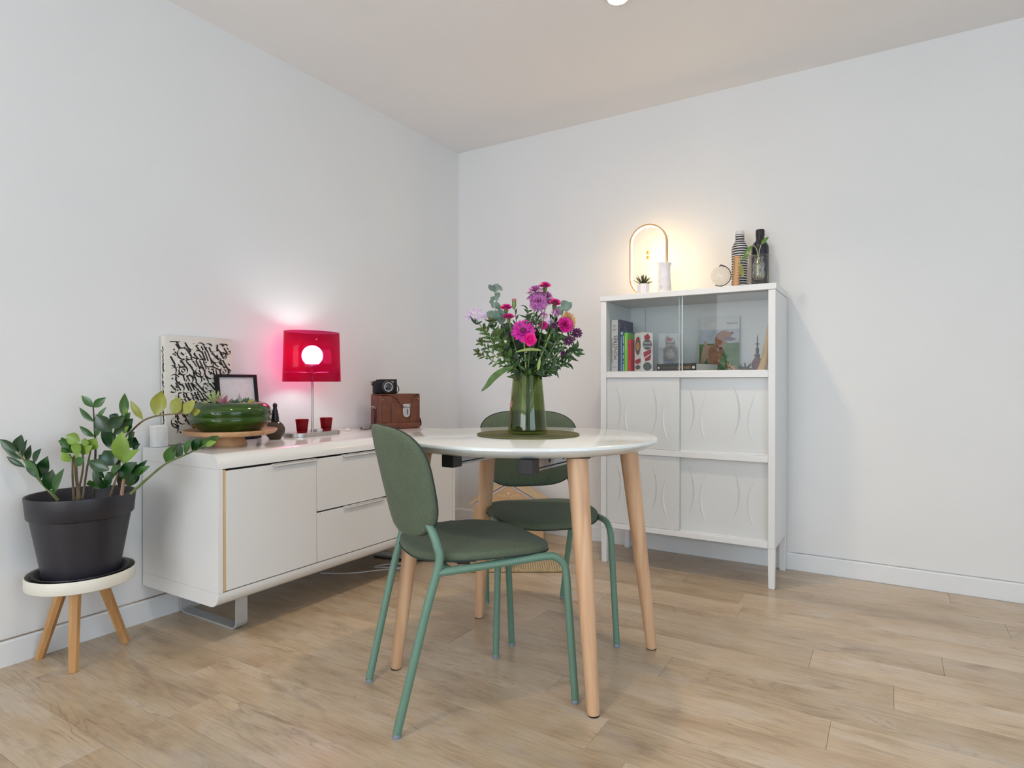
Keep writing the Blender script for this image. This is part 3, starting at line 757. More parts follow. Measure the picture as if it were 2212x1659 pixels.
def rosette(parent, cx, cy, z, n, ln, w, elev, material, name='succulent_leaf', seed=1):
    rg = random.Random(seed)
    for k in range(n):
        a = 2 * PI * k * 0.382 + rg.uniform(-.2, .2); el = math.radians(elev[0] + (elev[1] - elev[0]) * k / max(1, n - 1))
        d = Vector((math.cos(a) * math.cos(el), math.sin(a) * math.cos(el), math.sin(el))); b = Vector((cx, cy, z))
        MB().tube([b, b + d * ln * .35, b + d * ln * .75, b + d * ln], [w * .5, w, w * .7, w * .08], 7, flat=(1, .55)).build(name, material, parent)
pale_gr = mat('pale_green_succulent', (0.42, 0.52, 0.22), 0.5); pinkish = mat('pink_succulent', (0.42, 0.20, 0.22), 0.5); deepg = mat('deep_green_succulent', (0.06, 0.17, 0.08), 0.45); yellowg = mat('yellow_succulent', (0.50, 0.42, 0.10), 0.5)
rv = Vector((math.cos(YAW), math.sin(YAW))); fv = Vector((-math.sin(YAW), math.cos(YAW)))
def rc(u, d): p_ = rv * u + fv * d; return p_.x, p_.y
for u, d, n, ln, w, el, mm, s in ((-0.075, 0.02, 16, 0.062, 0.0050, (45, 88), pale_gr, 1), (-0.028, 0.0, 9, 0.046, 0.0075, (20, 75), pinkish, 2), (-0.005, 0.05, 9, 0.028, 0.006, (20, 70), deepg, 3), (0.020, 0.0, 9, 0.026, 0.006, (20, 70), deepg, 4), (0.052, 0.03, 8, 0.034, 0.008, (30, 80), deepg, 5), (0.082, 0.0, 12, 0.026, 0.006, (25, 80), yellowg, 6), (-0.09, -0.03, 10, 0.022, 0.006, (15, 70), pale_gr, 7), (0.07, -0.05, 9, 0.020, 0.006, (10, 70), yellowg, 8)):
    x, y = rc(u, d); rosette(bw, x, y, 0.102, n, ln, w, el, mm, seed=s)
# --- round brown bottle with dark sculpted stopper
bt = thing('perfume_bottle', 'round smoky brown glass bottle with a dark twisted stopper', 'bottle', (0.172, -1.600, TOP))
smoky = tinted('smoky_brown_glass', (0.36, 0.27, 0.22), (0.10, 0.065, 0.045), 0.62, 0.06)
MB().lathe([(0, 0.001), (0.022, 0), (0.026, 0.002), (0.026, 0.005), (0.036, 0.016), (0.0425, 0.033), (0.0425, 0.047), (0.036, 0.064), (0.024, 0.076), (0.014, 0.080), (0.0135, 0.086)], 40).build('flask', smoky, bt, angle=60)
MB().lathe([(0, 0.004), (0.030, 0.015), (0.038, 0.030), (0.0385, 0.034), (0, 0.034)], 32).build('perfume', mat('dark_amber_liquid', (0.035, 0.018, 0.012), 0.1), bt)
stp = mat('black_pewter', (0.03, 0.027, 0.03), 0.3, 0.6)
MB().lathe([(0.017, 0.080), (0.019, 0.084), (0.016, 0.090), (0.018, 0.095), (0.0145, 0.104), (0.016, 0.109), (0.0125, 0.118), (0.0135, 0.123), (0.010, 0.132), (0.008, 0.142), (0.010, 0.147), (0.0095, 0.155), (0.005, 0.161), (0, 0.162)], 20).build('stopper', stp, bt, angle=60)
# --- table lamp: steel oval base, slim pole, frosted globe inside a red shade
LX, LY = 0.150, -1.373
lp = thing('table_lamp', 'lit table lamp with translucent red plastic shade on a steel base', 'lamp', (LX, LY, TOP))
def oval(a, b, n=48, z=0, dx=0): return [(a * math.cos(2 * PI * k / n), b * math.sin(2 * PI * k / n)) for k in range(n)]
def stadium(r, half, n=12): return [(x, y + half) for x, y in arc(0, 0, r, 0, 180, n)] + [(x, y - half) for x, y in arc(0, 0, r, 180, 360, n)]
MB().prism(stadium(0.066, 0.082), 0, 0.018, 'z').build('base', steel, lp, bevel=0.0015, angle=30)
MB().lathe([(0, 0.0182), (0.010, 0.0182), (0.009, 0.024), (0.0055, 0.030), (0.0055, 0.34), (0.004, 0.345), (0, 0.345)], 16).build('pole', steel, lp)
SA, SBB, Z0, Z1 = 0.150, 0.106, 0.256, 0.494
def ring_pts(a, b, z, n=64): return [(b * math.cos(2 * PI * k / n), a * math.sin(2 * PI * k / n), z) for k in range(n)]
m = MB(); n = 64; v = []
for z, s in ((Z0, 1.0), (Z0 + 0.08, 0.983), (Z0 + 0.16, 0.967), (Z1, 0.95)): v += ring_pts(SA * s, SBB * s, z, n)
f = [(i * n + k, i * n + (k + 1) % n, (i + 1) * n + (k + 1) % n, (i + 1) * n + k) for i in range(3) for k in range(n)]
shade_m = tinted('red_translucent_plastic', (0.88, 0.27, 0.50), (0.33, 0.003, 0.055), 0.19, 0.05)
shd = m.add(v, f).build('shade', shade_m, lp, angle=180, solid=0.0016)
MB().tube([(0, -SA * 1.02, 0.300), (0, SA * 1.02, 0.300)], 0.0016, 8).build('shade_rod', steel, lp)
MB().tube([(-SBB * 0.99, 0, 0.300), (SBB * 1.02, 0, 0.300)], 0.0016, 8).build('shade_rod', steel, lp)
MB().lathe([(0, 0.325), (0.014, 0.325), (0.016, 0.334), (0.016, 0.347), (0, 0.347)], 20).build('socket', steel, lp)
gr, gz = 0.049, 0.381
MB().lathe([(0.030, gz - 0.040)] + [(gr * math.cos(math.radians(a)), gz + gr * math.sin(math.radians(a))) for a in range(-52, 90, 8)] + [(0, gz + gr)], 32).build('globe_bulb', emit('lit_opal_globe', (1.0, 0.93, 0.95), 20.0), lp)
cord = mat('clear_cord', (0.55, 0.48, 0.42), 0.35)
MB().tube(smooth_path([(-0.05, -0.10, 0.004), (-0.07, -0.13, 0.03), (-0.085, -0.165, 0.055), (-0.09, -0.205, 0.048), (-0.095, -0.245, 0.020), (-0.10, -0.27, 0.003)], 5), 0.0022, 6).build('cord', cord, lp)
red_glass = tinted('ruby_red_glass', (0.72, 0.02, 0.05), (0.28, 0.003, 0.014), 0.32, 0.06)
for dy, dx, lab in ((-0.074, 0.016, 'ruby red tealight glass on the lamp base, nearer the brown bottle'), (0.076, 0.010, 'ruby red tealight glass on the lamp base, nearer the camera bag')):
    g = thing('tealight_glass', lab, 'candle holder', (LX + dx, LY + dy, TOP + 0.0185), 0, 'red tealight glasses')
    MB().lathe([(0, 0), (0.021, 0), (0.0235, 0.003), (0.0305, 0.062), (0.0285, 0.062), (0.0225, 0.008), (0, 0.007)], 32).build('glass_cup', red_glass, g, angle=50)
    MB().lathe([(0, 0.0085), (0.018, 0.0085), (0.018, 0.020), (0, 0.020)], 20).build('tealight', mat('red_wax', (0.35, 0.02, 0.03), 0.5), g)
tc_ = thing('tealight', 'small white tealight beside the lamp pole on the steel base', 'candle', (LX + 0.030, LY + 0.012, TOP + 0.0185))
MB().lathe([(0, 0), (0.0185, 0), (0.019, 0.012), (0.0175, 0.012), (0.0175, 0.010), (0, 0.010)], 24).build('cup', mat('tealight_aluminium', (0.75, 0.73, 0.72), 0.35, 0.3), tc_)
MB().tube([(0, 0, 0.010), (0.0005, 0, 0.015)], 0.0008, 6).build('wick', ink, tc_)
# --- coiled cord end with plug on the worktop
pg = thing('plug_cord', 'short loop of pale cord lying on the sideboard behind the lamp', 'cord', (0.075, -1.150, TOP + 0.0005))
MB().tube(smooth_path([(-0.02, -0.05, 0.003), (0.01, -0.02, 0.004), (0.02, 0.02, 0.010), (-0.01, 0.035, 0.006), (-0.025, 0.01, 0.003), (0.0, -0.005, 0.010), (0.03, 0.03, 0.003)], 6), 0.0028, 6).build('cord', mat('white_cord', (0.75, 0.70, 0.64), 0.5), pg)
MB().rbox(-0.012, 0.012, -0.010, 0.010, 0, 0.013, 0.003, 2, Matrix.Translation((0.035, 0.04, 0))).build('plug', mat('white_cord', (0.75, 0.70, 0.64), 0.5), pg)

# --- brown leather camera bag with a film camera on top (local -Y is the front)
leather = mat('brown_leather', (0.135, 0.043, 0.021), 0.42, var=0.25, scale=22, bump=0.25, bscale=320)
leather_d = mat('dark_leather', (0.085, 0.030, 0.018), 0.5, var=0.2, scale=30, bump=0.2, bscale=300)
chrome = mat('chrome', (0.75, 0.75, 0.77), 0.18, 1.0, var=0.02)
BG = math.radians(-20 + 90)
bag = thing('camera_bag', 'worn brown leather camera bag with a silver clasp in the corner', 'bag', (0.190, -0.835, TOP + 0.0005), BG)
BW, BD, BH = 0.246, 0.112, 0.185
MB().rbox(-BW / 2, BW / 2, -BD / 2, BD / 2, 0, BH, 0.008, 3).build('body', leather, bag)
MB().rbox(-BW / 2 + 0.002, BW / 2 - 0.002, -BD / 2 - 0.004, -BD / 2 + 0.001, 0.004, 0.034, 0.0018, 2).build('front_band', leather, bag)
for x0, x1 in ((-BW / 2 + 0.012, -0.062), (-0.054, 0.048), (0.056, BW / 2 - 0.010)):
    MB().rbox(x0, x1, -BD / 2 - 0.0035, -BD / 2 + 0.001, 0.036, BH - 0.045, 0.0018, 2).build('front_pocket', leather, bag)
flap = [(-0.085, BH + 0.002), (-0.055, BH - 0.004), (-0.020, BH - 0.025), (0.005, BH - 0.062), (0.018, BH - 0.075), (0.048, BH - 0.075), (0.060, BH - 0.045), (0.078, BH - 0.010), (0.098, BH + 0.002)]
MB().prism(flap, -BD / 2 - 0.0065, -BD / 2 - 0.0037, 'y').build('flap_tongue', leather, bag, bevel=0.001)
MB().rbox(-BW / 2 + 0.004, BW / 2 - 0.006, -BD / 2 - 0.0065, BD / 2 - 0.004, BH + 0.0002, BH + 0.005, 0.002, 2).build('lid', leather, bag)
MB().rbox(0.012, 0.056, -BD / 2 - 0.011, -BD / 2 - 0.0067, BH - 0.070, BH - 0.050, 0.0015, 2).build('clasp_plate', chrome, bag)
cl = [(0.012, BH - 0.072)] + [(0.033 + 0.021 * math.cos(math.radians(a)), BH - 0.102 + 0.021 * math.sin(math.radians(a))) for a in range(180, 361, 15)] + [(0.054, BH - 0.072)]
ct = MB().prism(cl, -BD / 2 - 0.0095, -BD / 2 - 0.0067, 'y').build('clasp_tongue', chrome, bag, bevel=0.001)
MB().rbox(0.036, 0.041, -BD / 2 - 0.0105, -BD / 2 - 0.0096, BH - 0.108, BH - 0.078, 0.0003, 1).build('clasp_slot', ink, ct)
for x, z in ((-BW / 2 + 0.018, BH - 0.024), (BW / 2 - 0.014, BH - 0.024)):
    MB().ball((x, -BD / 2 - 0.001, z), 0.003, 8).build('rivet', mat('brass', (0.6, 0.45, 0.2), 0.3, 1.0), bag)
MB().rbox(-BW / 2 - 0.004, -BW / 2 + 0.001, -0.016, 0.016, 0.03, 0.115, 0.0015, 2).build('strap_tab', leather_d, bag)
MB().tube([(-BW / 2 - 0.004, -0.016, 0.112), (-BW / 2 - 0.010, -0.016, 0.122), (-BW / 2 - 0.010, 0.016, 0.122), (-BW / 2 - 0.004, 0.016, 0.112)], 0.0022, 8).build('buckle', chrome, bag)
def strap(path, w, name='strap'):
    m = MB(); v = []; f = []
    P = smooth_path(path, 6)
    for i, q in enumerate(P):
        t_ = (P[min(i + 1, len(P) - 1)] - P[max(i - 1, 0)]).normalized(); s = Vector((0, 1, 0)); s = (s - t_ * s.dot(t_)).normalized()
        v += [q - s * w / 2, q + s * w / 2]
    f = [(2 * i, 2 * i + 1, 2 * i + 3, 2 * i + 2) for i in range(len(P) - 1)]
    m.add(v, f).build(name, leather_d, bag, solid=0.003)
strap([(-BW / 2 - 0.006, 0, 0.11), (-BW / 2 - 0.010, 0, 0.06), (-BW / 2 - 0.022, -0.006, 0.022), (-BW / 2 - 0.034, -0.006, 0.006), (-BW / 2 - 0.075, -0.004, 0.004), (-BW / 2 - 0.082, 0.0, 0.012)], 0.022)
strap([(BW / 2 + 0.004, 0, 0.095), (BW / 2 + 0.014, 0, 0.070), (BW / 2 + 0.030, 0, 0.040), (BW / 2 + 0.032, 0, 0.012), (BW / 2 + 0.015, 0, 0.005), (BW / 2 + 0.004, 0, 0.003)], 0.020)
cm = thing('film_camera', 'black compact film camera standing on the leather bag', 'camera', (0.160, -0.885, TOP + BH + 0.006), BG + math.radians(-4))
cblk = mat('camera_black', (0.010, 0.009, 0.011), 0.5, var=0.15, scale=60, spec=0.3)
MB().rbox(-0.066, 0.062, -0.020, 0.020, 0, 0.070, 0.005, 3).build('body', cblk, cm)
MB().rbox(-0.030, 0.062, -0.0195, 0.0195, 0.0702, 0.079, 0.0025, 2).build('top_plate', cblk, cm)
MB().lathe([(0, 0), (0.009, 0), (0.009, 0.006), (0, 0.006)], 18, Matrix.Translation((-0.044, 0, 0.0702))).build('dial', cblk, cm)
LT = Matrix.Translation((0.000, -0.0205, 0.037)) @ Matrix.Rotation(PI / 2, 4, 'X')
MB().lathe([(0.036, 0), (0.036, 0.006), (0.034, 0.016), (0.0335, 0.024), (0.030, 0.025), (0.026, 0.020), (0.026, 0.018)], 36, LT).build('lens_barrel', mat('lens_barrel', (0.10, 0.10, 0.105), 0.3, 0.7), cm, angle=40)
MB().lathe([(0.0255, 0.018), (0.0255, 0.0245), (0.0205, 0.0245), (0.0205, 0.018)], 36, LT).build('lens_ring', chrome, cm, angle=40)
MB().lathe([(0.0204, 0.018), (0.015, 0.0205), (0, 0.0215)], 28, LT).build('front_glass', mat('coated_lens_glass', (0.03, 0.03, 0.045), 0.05, coat=1.0), cm)
MB().rbox(0.020, 0.042, -0.0215, -0.0198, 0.058, 0.070, 0.0008, 1).build('viewfinder', mat('grey_window', (0.28, 0.26, 0.30), 0.15), cm)
MB().rbox(-0.002, 0.016, -0.0215, -0.0198, 0.060, 0.070, 0.0008, 1).build('rangefinder_window', mat('grey_window', (0.28, 0.26, 0.30), 0.15), cm)
MB().ball((0.066, 0, 0.050), 0.005, 8).build('strap_lug', chrome, cm)
MB().tube(smooth_path([(0.066, 0, 0.048), (0.078, 0.0, 0.036), (0.080, 0, 0.018), (0.070, 0, 0.004)], 5), 0.004, 8, flat=(1, .5)).build('wrist_strap', cblk, cm)
MB().tube(smooth_path([(-0.066, 0, 0.052), (-0.076, 0.0, 0.046), (-0.074, 0, 0.056), (-0.082, 0, 0.066)], 5), 0.004, 8, flat=(1, .5)).build('wrist_strap', cblk, cm)
# --- loose cables under the sideboard
cb = thing('floor_cable', 'tangled grey and black cables on the floor below the sideboard', 'cable', (0.30, -1.05, 0))
MB().tube(smooth_path([(-0.18, -0.25, 0.004), (-0.05, -0.18, 0.006), (0.06, -0.06, 0.010), (0.12, 0.03, 0.006), (0.07, 0.05, 0.016), (-0.02, -0.04, 0.008), (0.05, -0.03, 0.012), (0.14, 0.06, 0.004), (0.10, 0.09, 0.006), (-0.02, 0.02, 0.004)], 6), 0.0035, 6).build('cable', mat('grey_cable', (0.55, 0.52, 0.50), 0.5), cb)
MB().tube(smooth_path([(-0.16, 0.10, 0.004), (0.02, 0.13, 0.005), (0.16, 0.20, 0.005), (0.30, 0.26, 0.006)], 6), 0.0042, 6).build('cable', black_plastic, cb)
MB().rbox(-0.05, 0.05, -0.022, 0.022, 0, 0.022, 0.004, 2, Matrix.Translation((0.33, 0.275, 0)) @ Matrix.Rotation(0.6, 4, 'Z')).build('adapter', black_plastic, cb)

# ================================================================== PLANT STAND, SAUCER, ZZ PLANT (left foreground)
PX, PY = 0.176, -2.372
st = thing('plant_stand', 'low round plant stand, cream tray top on three oak legs', 'plant stand', (PX, PY, 0))
cream = mat('cream_lacquer', (0.72, 0.69, 0.60), 0.4, var=0.02, scale=8)
MB().lathe([(0, 0.268), (0.151, 0.268), (0.156, 0.271), (0.1575, 0.276), (0.1575, 0.309), (0.1565, 0.3105), (0.154, 0.3105), (0.153, 0.309), (0.153, 0.279), (0, 0.279)], 72).build('tray', cream, st, angle=40)
MB().lathe([(0, 0.2795), (0.1525, 0.2795), (0.1525, 0.2803), (0, 0.2803)], 60).build('tray_liner', mat('dark_tray_liner', (0.09, 0.075, 0.065), 0.5), st)
for fx, fy in ((0.243, -2.427), (0.033, -2.440), (0.140, -2.215)):
    a = Vector((fx - PX, fy - PY, 0)); b = Vector(((fx - PX) * 0.40, (fy - PY) * 0.40, 0.2678))
    if fx > 0.2: b = Vector(((fx - PX) * 0.75, (fy - PY) * 0.75, 0.2678))
    MB().tube([a, a.lerp(b, 0.5), b], [0.0150, 0.0168, 0.0190], 8).build('leg', oak_leg, st, angle=30)
pb = mat('anthracite_plastic', (0.020, 0.018, 0.024), 0.42, var=0.08, scale=10)
sa = thing('plant_saucer', 'black plastic saucer on the cream stand beneath the plant pot', 'saucer', (PX, PY, 0.2806))
MB().lathe([(0, 0), (0.110, 0), (0.116, 0.003), (0.133, 0.026), (0.1375, 0.029), (0.137, 0.032), (0.131, 0.0315), (0.113, 0.007), (0, 0.006)], 64).build('dish', pb, sa, angle=50)
POT_Z = 0.2870
po = thing('potted_plant', 'leafy zamioculcas plant in a tapered anthracite pot on the stand', 'potted plant', (PX, PY, POT_Z), YAW)
MB().lathe([(0, 0), (0.104, 0), (0.108, 0.003), (0.143, 0.207), (0.149, 0.210), (0.152, 0.214), (0.158, 0.279), (0.1575, 0.282), (0.153, 0.282), (0.151, 0.279), (0.143, 0.225), (0, 0.222)], 72).build('pot', pb, po, angle=35)
MB().lathe([(0.1432, 0.226), (0.10, 0.236), (0, 0.240)], 40).build('soil', 'potting_soil', po)
lf_dark = mat('zz_leaf_dark', (0.012, 0.052, 0.012), 0.26, var=0.35, scale=14, spec=0.6)
lf_mid = mat('zz_leaf_green', (0.034, 0.105, 0.016), 0.28, var=0.3, scale=14, spec=0.6)
lf_light = mat('zz_leaf_light', (0.17, 0.28, 0.035), 0.35, var=0.25, scale=14)
lf_olive = mat('zz_leaf_olive', (0.27, 0.28, 0.045), 0.38, var=0.25, scale=14)
stem_g = mat('zz_stem', (0.13, 0.17, 0.05), 0.45, var=0.25, scale=20)
stem_b = mat('zz_stem_brown', (0.17, 0.12, 0.06), 0.5, var=0.3, scale=20)
stem_dk = mat('zz_stem_dark', (0.05, 0.05, 0.03), 0.5, var=0.3, scale=20)
# plant points in a local frame: X to the viewer's right, Y away from the viewer, Z up (metres above the pot's foot)
def q(X, Y, d=0.0):
    k = 1 + d / 2.116
    return Vector(((X / 6.144 - 1106.0) / 628.0 * k + 1.484, d, 0.945 + (825.0 - (830 + Y / 6.144)) / 628.0 * k - POT_Z))
def stem(pts, r0, r1, material):
    P = smooth_path(pts, 5); n = len(P)
    MB().tube(P, [r0 + (r1 - r0) * i / (n - 1) for i in range(n)], 7).build('stem', material, po)
LN = [0]
def lf(b, t, w, material, up=None, bend=0.06, cup=0.22):
    LN[0] += 1
    rg = random.Random(LN[0] * 13)
    u = up or (rg.uniform(-.5, .5), -1.0, rg.uniform(-.1, .5))
    MB().leaf(b, t, w * 1.22, u, bend * rg.choice((1, -1, 1)), cup, 0.47, 9, sharp=1.0).build('leaf', material, po, angle=180)
# left arching stem
stem([q(760, 1520, -.03), q(500, 1230, -.045), q(330, 1010, -.06), q(235, 880, -.07)], 0.0055, 0.0025, stem_g)
for b, t, w, mm, d in (((232, 880), (0, 715), .026, lf_dark, -.075), ((240, 885), (288, 655), .030, lf_dark, -.07), ((290, 980), (40, 800), .018, lf_dark, -.065), ((330, 1085), (85, 940), .016, lf_dark, -.06), ((292, 972), (357, 718), .016, lf_dark, -.03), ((352, 1010), (405, 790), .017, lf_dark, -.03), ((440, 1030), (546, 838), .024, lf_dark, -.03), ((520, 1240), (628, 935), .034, lf_dark, -.03), ((330, 990), (520, 1235), .032, lf_mid, -.07), ((345, 985), (560, 1215), .030, lf_dark, -.06), ((640, 1385), (690, 1110), .036, lf_dark, -.05), ((700, 1440), (845, 1092), .026, lf_mid, -.06)):
    lf(q(*b, d), q(*t, d - .012), w, mm)
# pale young stems
for b, m_, t in (((965, 1510), (950, 1200), (950, 950)), ((1000, 1510), (1085, 1100), (1070, 780)), ((1030, 1510), (990, 1200), (970, 930)), ((1085, 1490), (1130, 1150), (1190, 850)), ((1045, 1500), (1010, 1250), (1000, 1050))):
    stem([q(*b, 0), q(*m_, .0), q(*t, -.01)], 0.0040, 0.0026, stem_b)
for b, t, w, mm, d in (((1050, 745), (865, 665), .034, lf_light, -.03), ((1060, 740), (1170, 770), .020, lf_light, -.04), ((1190, 850), (1265, 700), .034, lf_light, -.03), ((1120, 910), (1215, 800), .024, lf_light, -.04), ((900, 840), (805, 690), .032, lf_mid, -.02), ((960, 900), (840, 720), .034, lf_mid, -.01), ((960, 900), (1050, 770), .034, lf_light, -.03), ((880, 900), (800, 830), .014, lf_mid, -.02), ((930, 1010), (815, 885), .028, lf_light, -.03), ((990, 1050), (1110, 960), .026, lf_mid, -.04), ((985, 960), (1055, 870), .020, lf_light, -.04), ((1090, 930), (1110, 740), .026, lf_light, -.02), ((870, 760), (760, 740), .014, lf_mid, -.02), ((940, 960), (840, 930), .020, lf_mid, -.01)):
    lf(q(*b, d), q(*t, d - .01), w, mm)
# tall slim stem
stem([q(1215, 1500, .03), q(1250, 900, .03), q(1240, 600, .03), q(1222, 300, .02)], 0.0042, 0.0022, stem_dk)
for b, t, w in (((1220, 300), (1068, 143), .020), ((1222, 302), (1392, 168), .022), ((1242, 495), (1038, 300), .020), ((1258, 475), (1398, 292), .012), ((1247, 690), (1038, 543), .018), ((1258, 685), (1330, 520), .020)):
    lf(q(*b, .02), q(*t, .02), w, lf_mid)
# large dark central stem
stem([q(1610, 1460, .01), q(1520, 1100, .0), q(1490, 750, .0), q(1530, 560, .0), q(1610, 430, .0)], 0.0068, 0.0035, stem_dk)
for b, t, w, mm, d in (((1470, 620), (1253, 392), .044, lf_dark, -.02), ((1490, 870), (1340, 520), .040, lf_dark, .0), ((1560, 470), (1430, 400), .026, lf_dark, .01), ((1430, 560), (1640, 420), .034, lf_dark, -.03), ((1612, 430), (1635, 112), .026, lf_mid, .0), ((1640, 480), (1668, 300), .018, lf_light, .01), ((1650, 500), (1710, 365), .020, lf_mid, -.01), ((1500, 660), (1745, 445), .034, lf_dark, -.02), ((1560, 560), (1600, 400), .026, lf_dark, .01), ((1660, 640), (1742, 545), .012, lf_dark, -.01), ((1680, 760), (1765, 620), .036, lf_dark, .01), ((1700, 830), (1775, 690), .036, lf_dark, .02), ((1640, 640), (1690, 545), .018, lf_light, -.02), ((1575, 1000), (1600, 612), .044, lf_light, -.05), ((1590, 1035), (1832, 845), .026, lf_light, -.05), ((1600, 1010), (1735, 860), .026, lf_mid, -.04), ((1740, 860), (1835, 772), .016, lf_dark, -.02), ((1430, 1120), (1140, 1000), .034, lf_dark, -.06), ((1500, 1060), (1360, 862), .050, lf_dark, -.03), ((1420, 1000), (1290, 925), .028, lf_dark, -.02), ((1450, 1140), (1590, 1075), .024, lf_mid, -.07), ((1530, 1060), (1480, 860), .040, lf_dark, -.01)):
    lf(q(*b, d), q(*t, d - .012), w, mm)
stem([q(1440, 1470, -.03), q(1500, 1290, -.04), q(1560, 1110, -.05)], 0.0040, 0.0028, stem_b)
stem([q(1590, 1450, -.03), q(1620, 1250, -.03), q(1640, 1130, -.03)], 0.0062, 0.0045, mat('zz_stem_pinkish', (0.30, 0.17, 0.12), 0.5))
for b, t, w, mm, d in (((1350, 1360), (1225, 1080), .024, lf_dark, -.03), ((1350, 1360), (1480, 1180), .022, lf_dark, -.04), ((1370, 1230), (1240, 1060), .022, lf_dark, -.05), ((1560, 1200), (1800, 1020), .036, lf_dark, -.06), ((1680, 1340), (1780, 1010), .046, lf_dark, -.02), ((1700, 1330), (1930, 985), .034, lf_dark, -.04), ((1740, 1190), (1968, 1065), .022, lf_mid, -.05), ((1690, 1330), (1650, 1080), .040, lf_dark, .0), ((1640, 1250), (1730, 1010), .034, lf_dark, -.02), ((1330, 1370), (1265, 1190), .016, lf_dark, -.04), ((1360, 1360), (1400, 1190), .014, lf_mid, -.04), ((1215, 1330), (1170, 1250), .022, lf_mid, -.02), ((1330, 1360), (1240, 1270), .026, lf_mid, -.03), ((1480, 1230), (1400, 1150), .030, lf_dark, -.05), ((1570, 1190), (1500, 1050), .034, lf_dark, -.05)):
    lf(q(*b, d), q(*t, d - .012), w, mm)
# upper branch reaching right with olive leaves; lower branch in front of the sideboard
def q2(X, Y, d=0.0): return q(X / 2.514 * 6.144, (820 + Y / 2.514 - 830) * 6.144, d)
stem([q(1600, 1450, .02), q(1560, 1000, .02), q(1640, 700, .02), q2(700, 280, .02), q2(765, 222, .01), q2(835, 195, 0), q2(930, 184, -.01), q2(1035, 180, -.02)], 0.0045, 0.0022, stem_b)
for b, t, w, mm, d in (((767, 215), (698, 110), .020, lf_olive, .01), ((832, 192), (868, 58), .042, lf_olive, .0), ((858, 190), (872, 120), .022, lf_olive, .02), ((918, 184), (968, 95), .040, lf_olive, -.02), ((935, 183), (1010, 120), .026, lf_olive, .0), ((985, 182), (1048, 112), .034, lf_olive, -.03), ((1030, 180), (1075, 165), .022, lf_olive, -.02)):
    lf(q2(*b, d), q2(*t, d - .01), w, mm)
stem([q2(700, 610, -.04), q2(800, 520, -.06), q2(890, 448, -.08), q2(1000, 398, -.09), q2(1110, 345, -.10)], 0.0046, 0.0022, stem_g)
for b, t, w, mm, d in (((890, 446), (935, 345), .030, lf_mid, -.08), ((952, 420), (965, 335), .030, lf_dark, -.08), ((990, 402), (1030, 318), .030, lf_mid, -.09), ((1030, 384), (1078, 308), .028, lf_dark, -.09), ((1065, 366), (1115, 315), .026, lf_mid, -.09), ((1090, 356), (1170, 300), .024, lf_mid, -.10), ((1100, 352), (1160, 330), .016, lf_light, -.10)):
    lf(q2(*b, d), q2(*t, d - .01), w, mm)

# ================================================================== BEHIND THE GLASS OF THE CABINET
SZ = SH + 0.0008
paper = mat('book_pages', (0.70, 0.67, 0.60), 0.8, var=0.05, scale=300, stretch=(1, 1, 0.02))
UPX = (PI / 2, 0, 0)
def book(label, x0, x1, h, depth, cover, y_front=-0.330, group='books behind the cabinet glass'):
    t = thing('book', label, 'book', ((x0 + x1) / 2, y_front, SZ), 0, group)
    w = x1 - x0; b = 0.0022
    MB().rbox(-w / 2 + 0.0003, -w / 2 + b, 0.0005, depth, 0, h, 0.0006, 1).build('cover_board', cover, t)
    MB().rbox(w / 2 - b, w / 2 - 0.0003, 0.0005, depth, 0, h, 0.0006, 1).build('cover_board', cover, t)
    MB().rbox(-w / 2 + 0.0003, w / 2 - 0.0003, 0, b + 0.0003, 0, h, 0.0006, 1).build('spine', cover, t)
    MB().box(-w / 2 + b + .0002, w / 2 - b - .0002, b + 0.0006, depth - 0.004, 0.002, h - 0.003).build('page_block', paper, t, smooth=False)
    return t
grey_cov = mat('pale_grey_cover', (0.62, 0.63, 0.63), 0.5)
b1 = book('tall pale book with MONSTRES on its spine at the left cabinet end', 1.2500, 1.2865, 0.276, 0.20, grey_cov)
text('spine_title', 'MONSTRES', 0.030, ink, b1, (0.0065, -0.0004, 0.130), (PI / 2, -PI / 2, 0), sx=0.86)
text('spine_subtitle', 'MAIS OU SONT PASSES LES', 0.0105, ink, b1, (-0.0125, -0.0004, 0.115), (PI / 2, -PI / 2, 0))
for z in (0.245, 0.237, 0.226, 0.219, 0.030, 0.022):
    MB().box(-0.012, 0.012, -0.0006, -0.0001, z, z + 0.0028).build('spine_line', mat('grey_print', (0.22, 0.22, 0.22), 0.6), b1, smooth=False)
for z in (0.268, 0.258, 0.208, 0.056, 0.046, 0.012):
    MB().box(-0.0165, 0.0165, -0.0006, -0.0001, z, z + 0.0015).build('spine_rule', mat('mid_grey_print', (0.42, 0.43, 0.43), 0.6), b1, smooth=False)
violet = mat('dusky_violet_cover', (0.045, 0.045, 0.105), 0.4, var=0.25, scale=14)
b2 = book('tall dusky violet book behind the blue one in the cabinet', 1.2875, 1.2995, 0.276, 0.19, violet)
MB().add([(0.0063, 0.04, 0.2), (0.0063, 0.12, 0.2), (0.0063, 0.06, 0.272)], [(0, 1, 2)]).build('cover_facet', mat('lilac_print', (0.13, 0.13, 0.27), 0.5), b2, smooth=False)
blue = mat('petrol_blue_cover', (0.018, 0.10, 0.22), 0.4)
b3 = book('petrol blue book with pale lettering between violet and green books', 1.3005, 1.3215, 0.216, 0.16, blue)
MB().lathe([(0.006, 0), (0.006, 0.0006), (0, 0.0006)], 20, Matrix.Translation((-0.003, -0.0001, 0.203)) @ Matrix.Rotation(PI / 2, 4, 'X')).build('round_logo', mat('cream_print', (0.66, 0.62, 0.45), 0.6), b3)
pale_blue = mat('pale_blue_print', (0.50, 0.66, 0.70), 0.6)
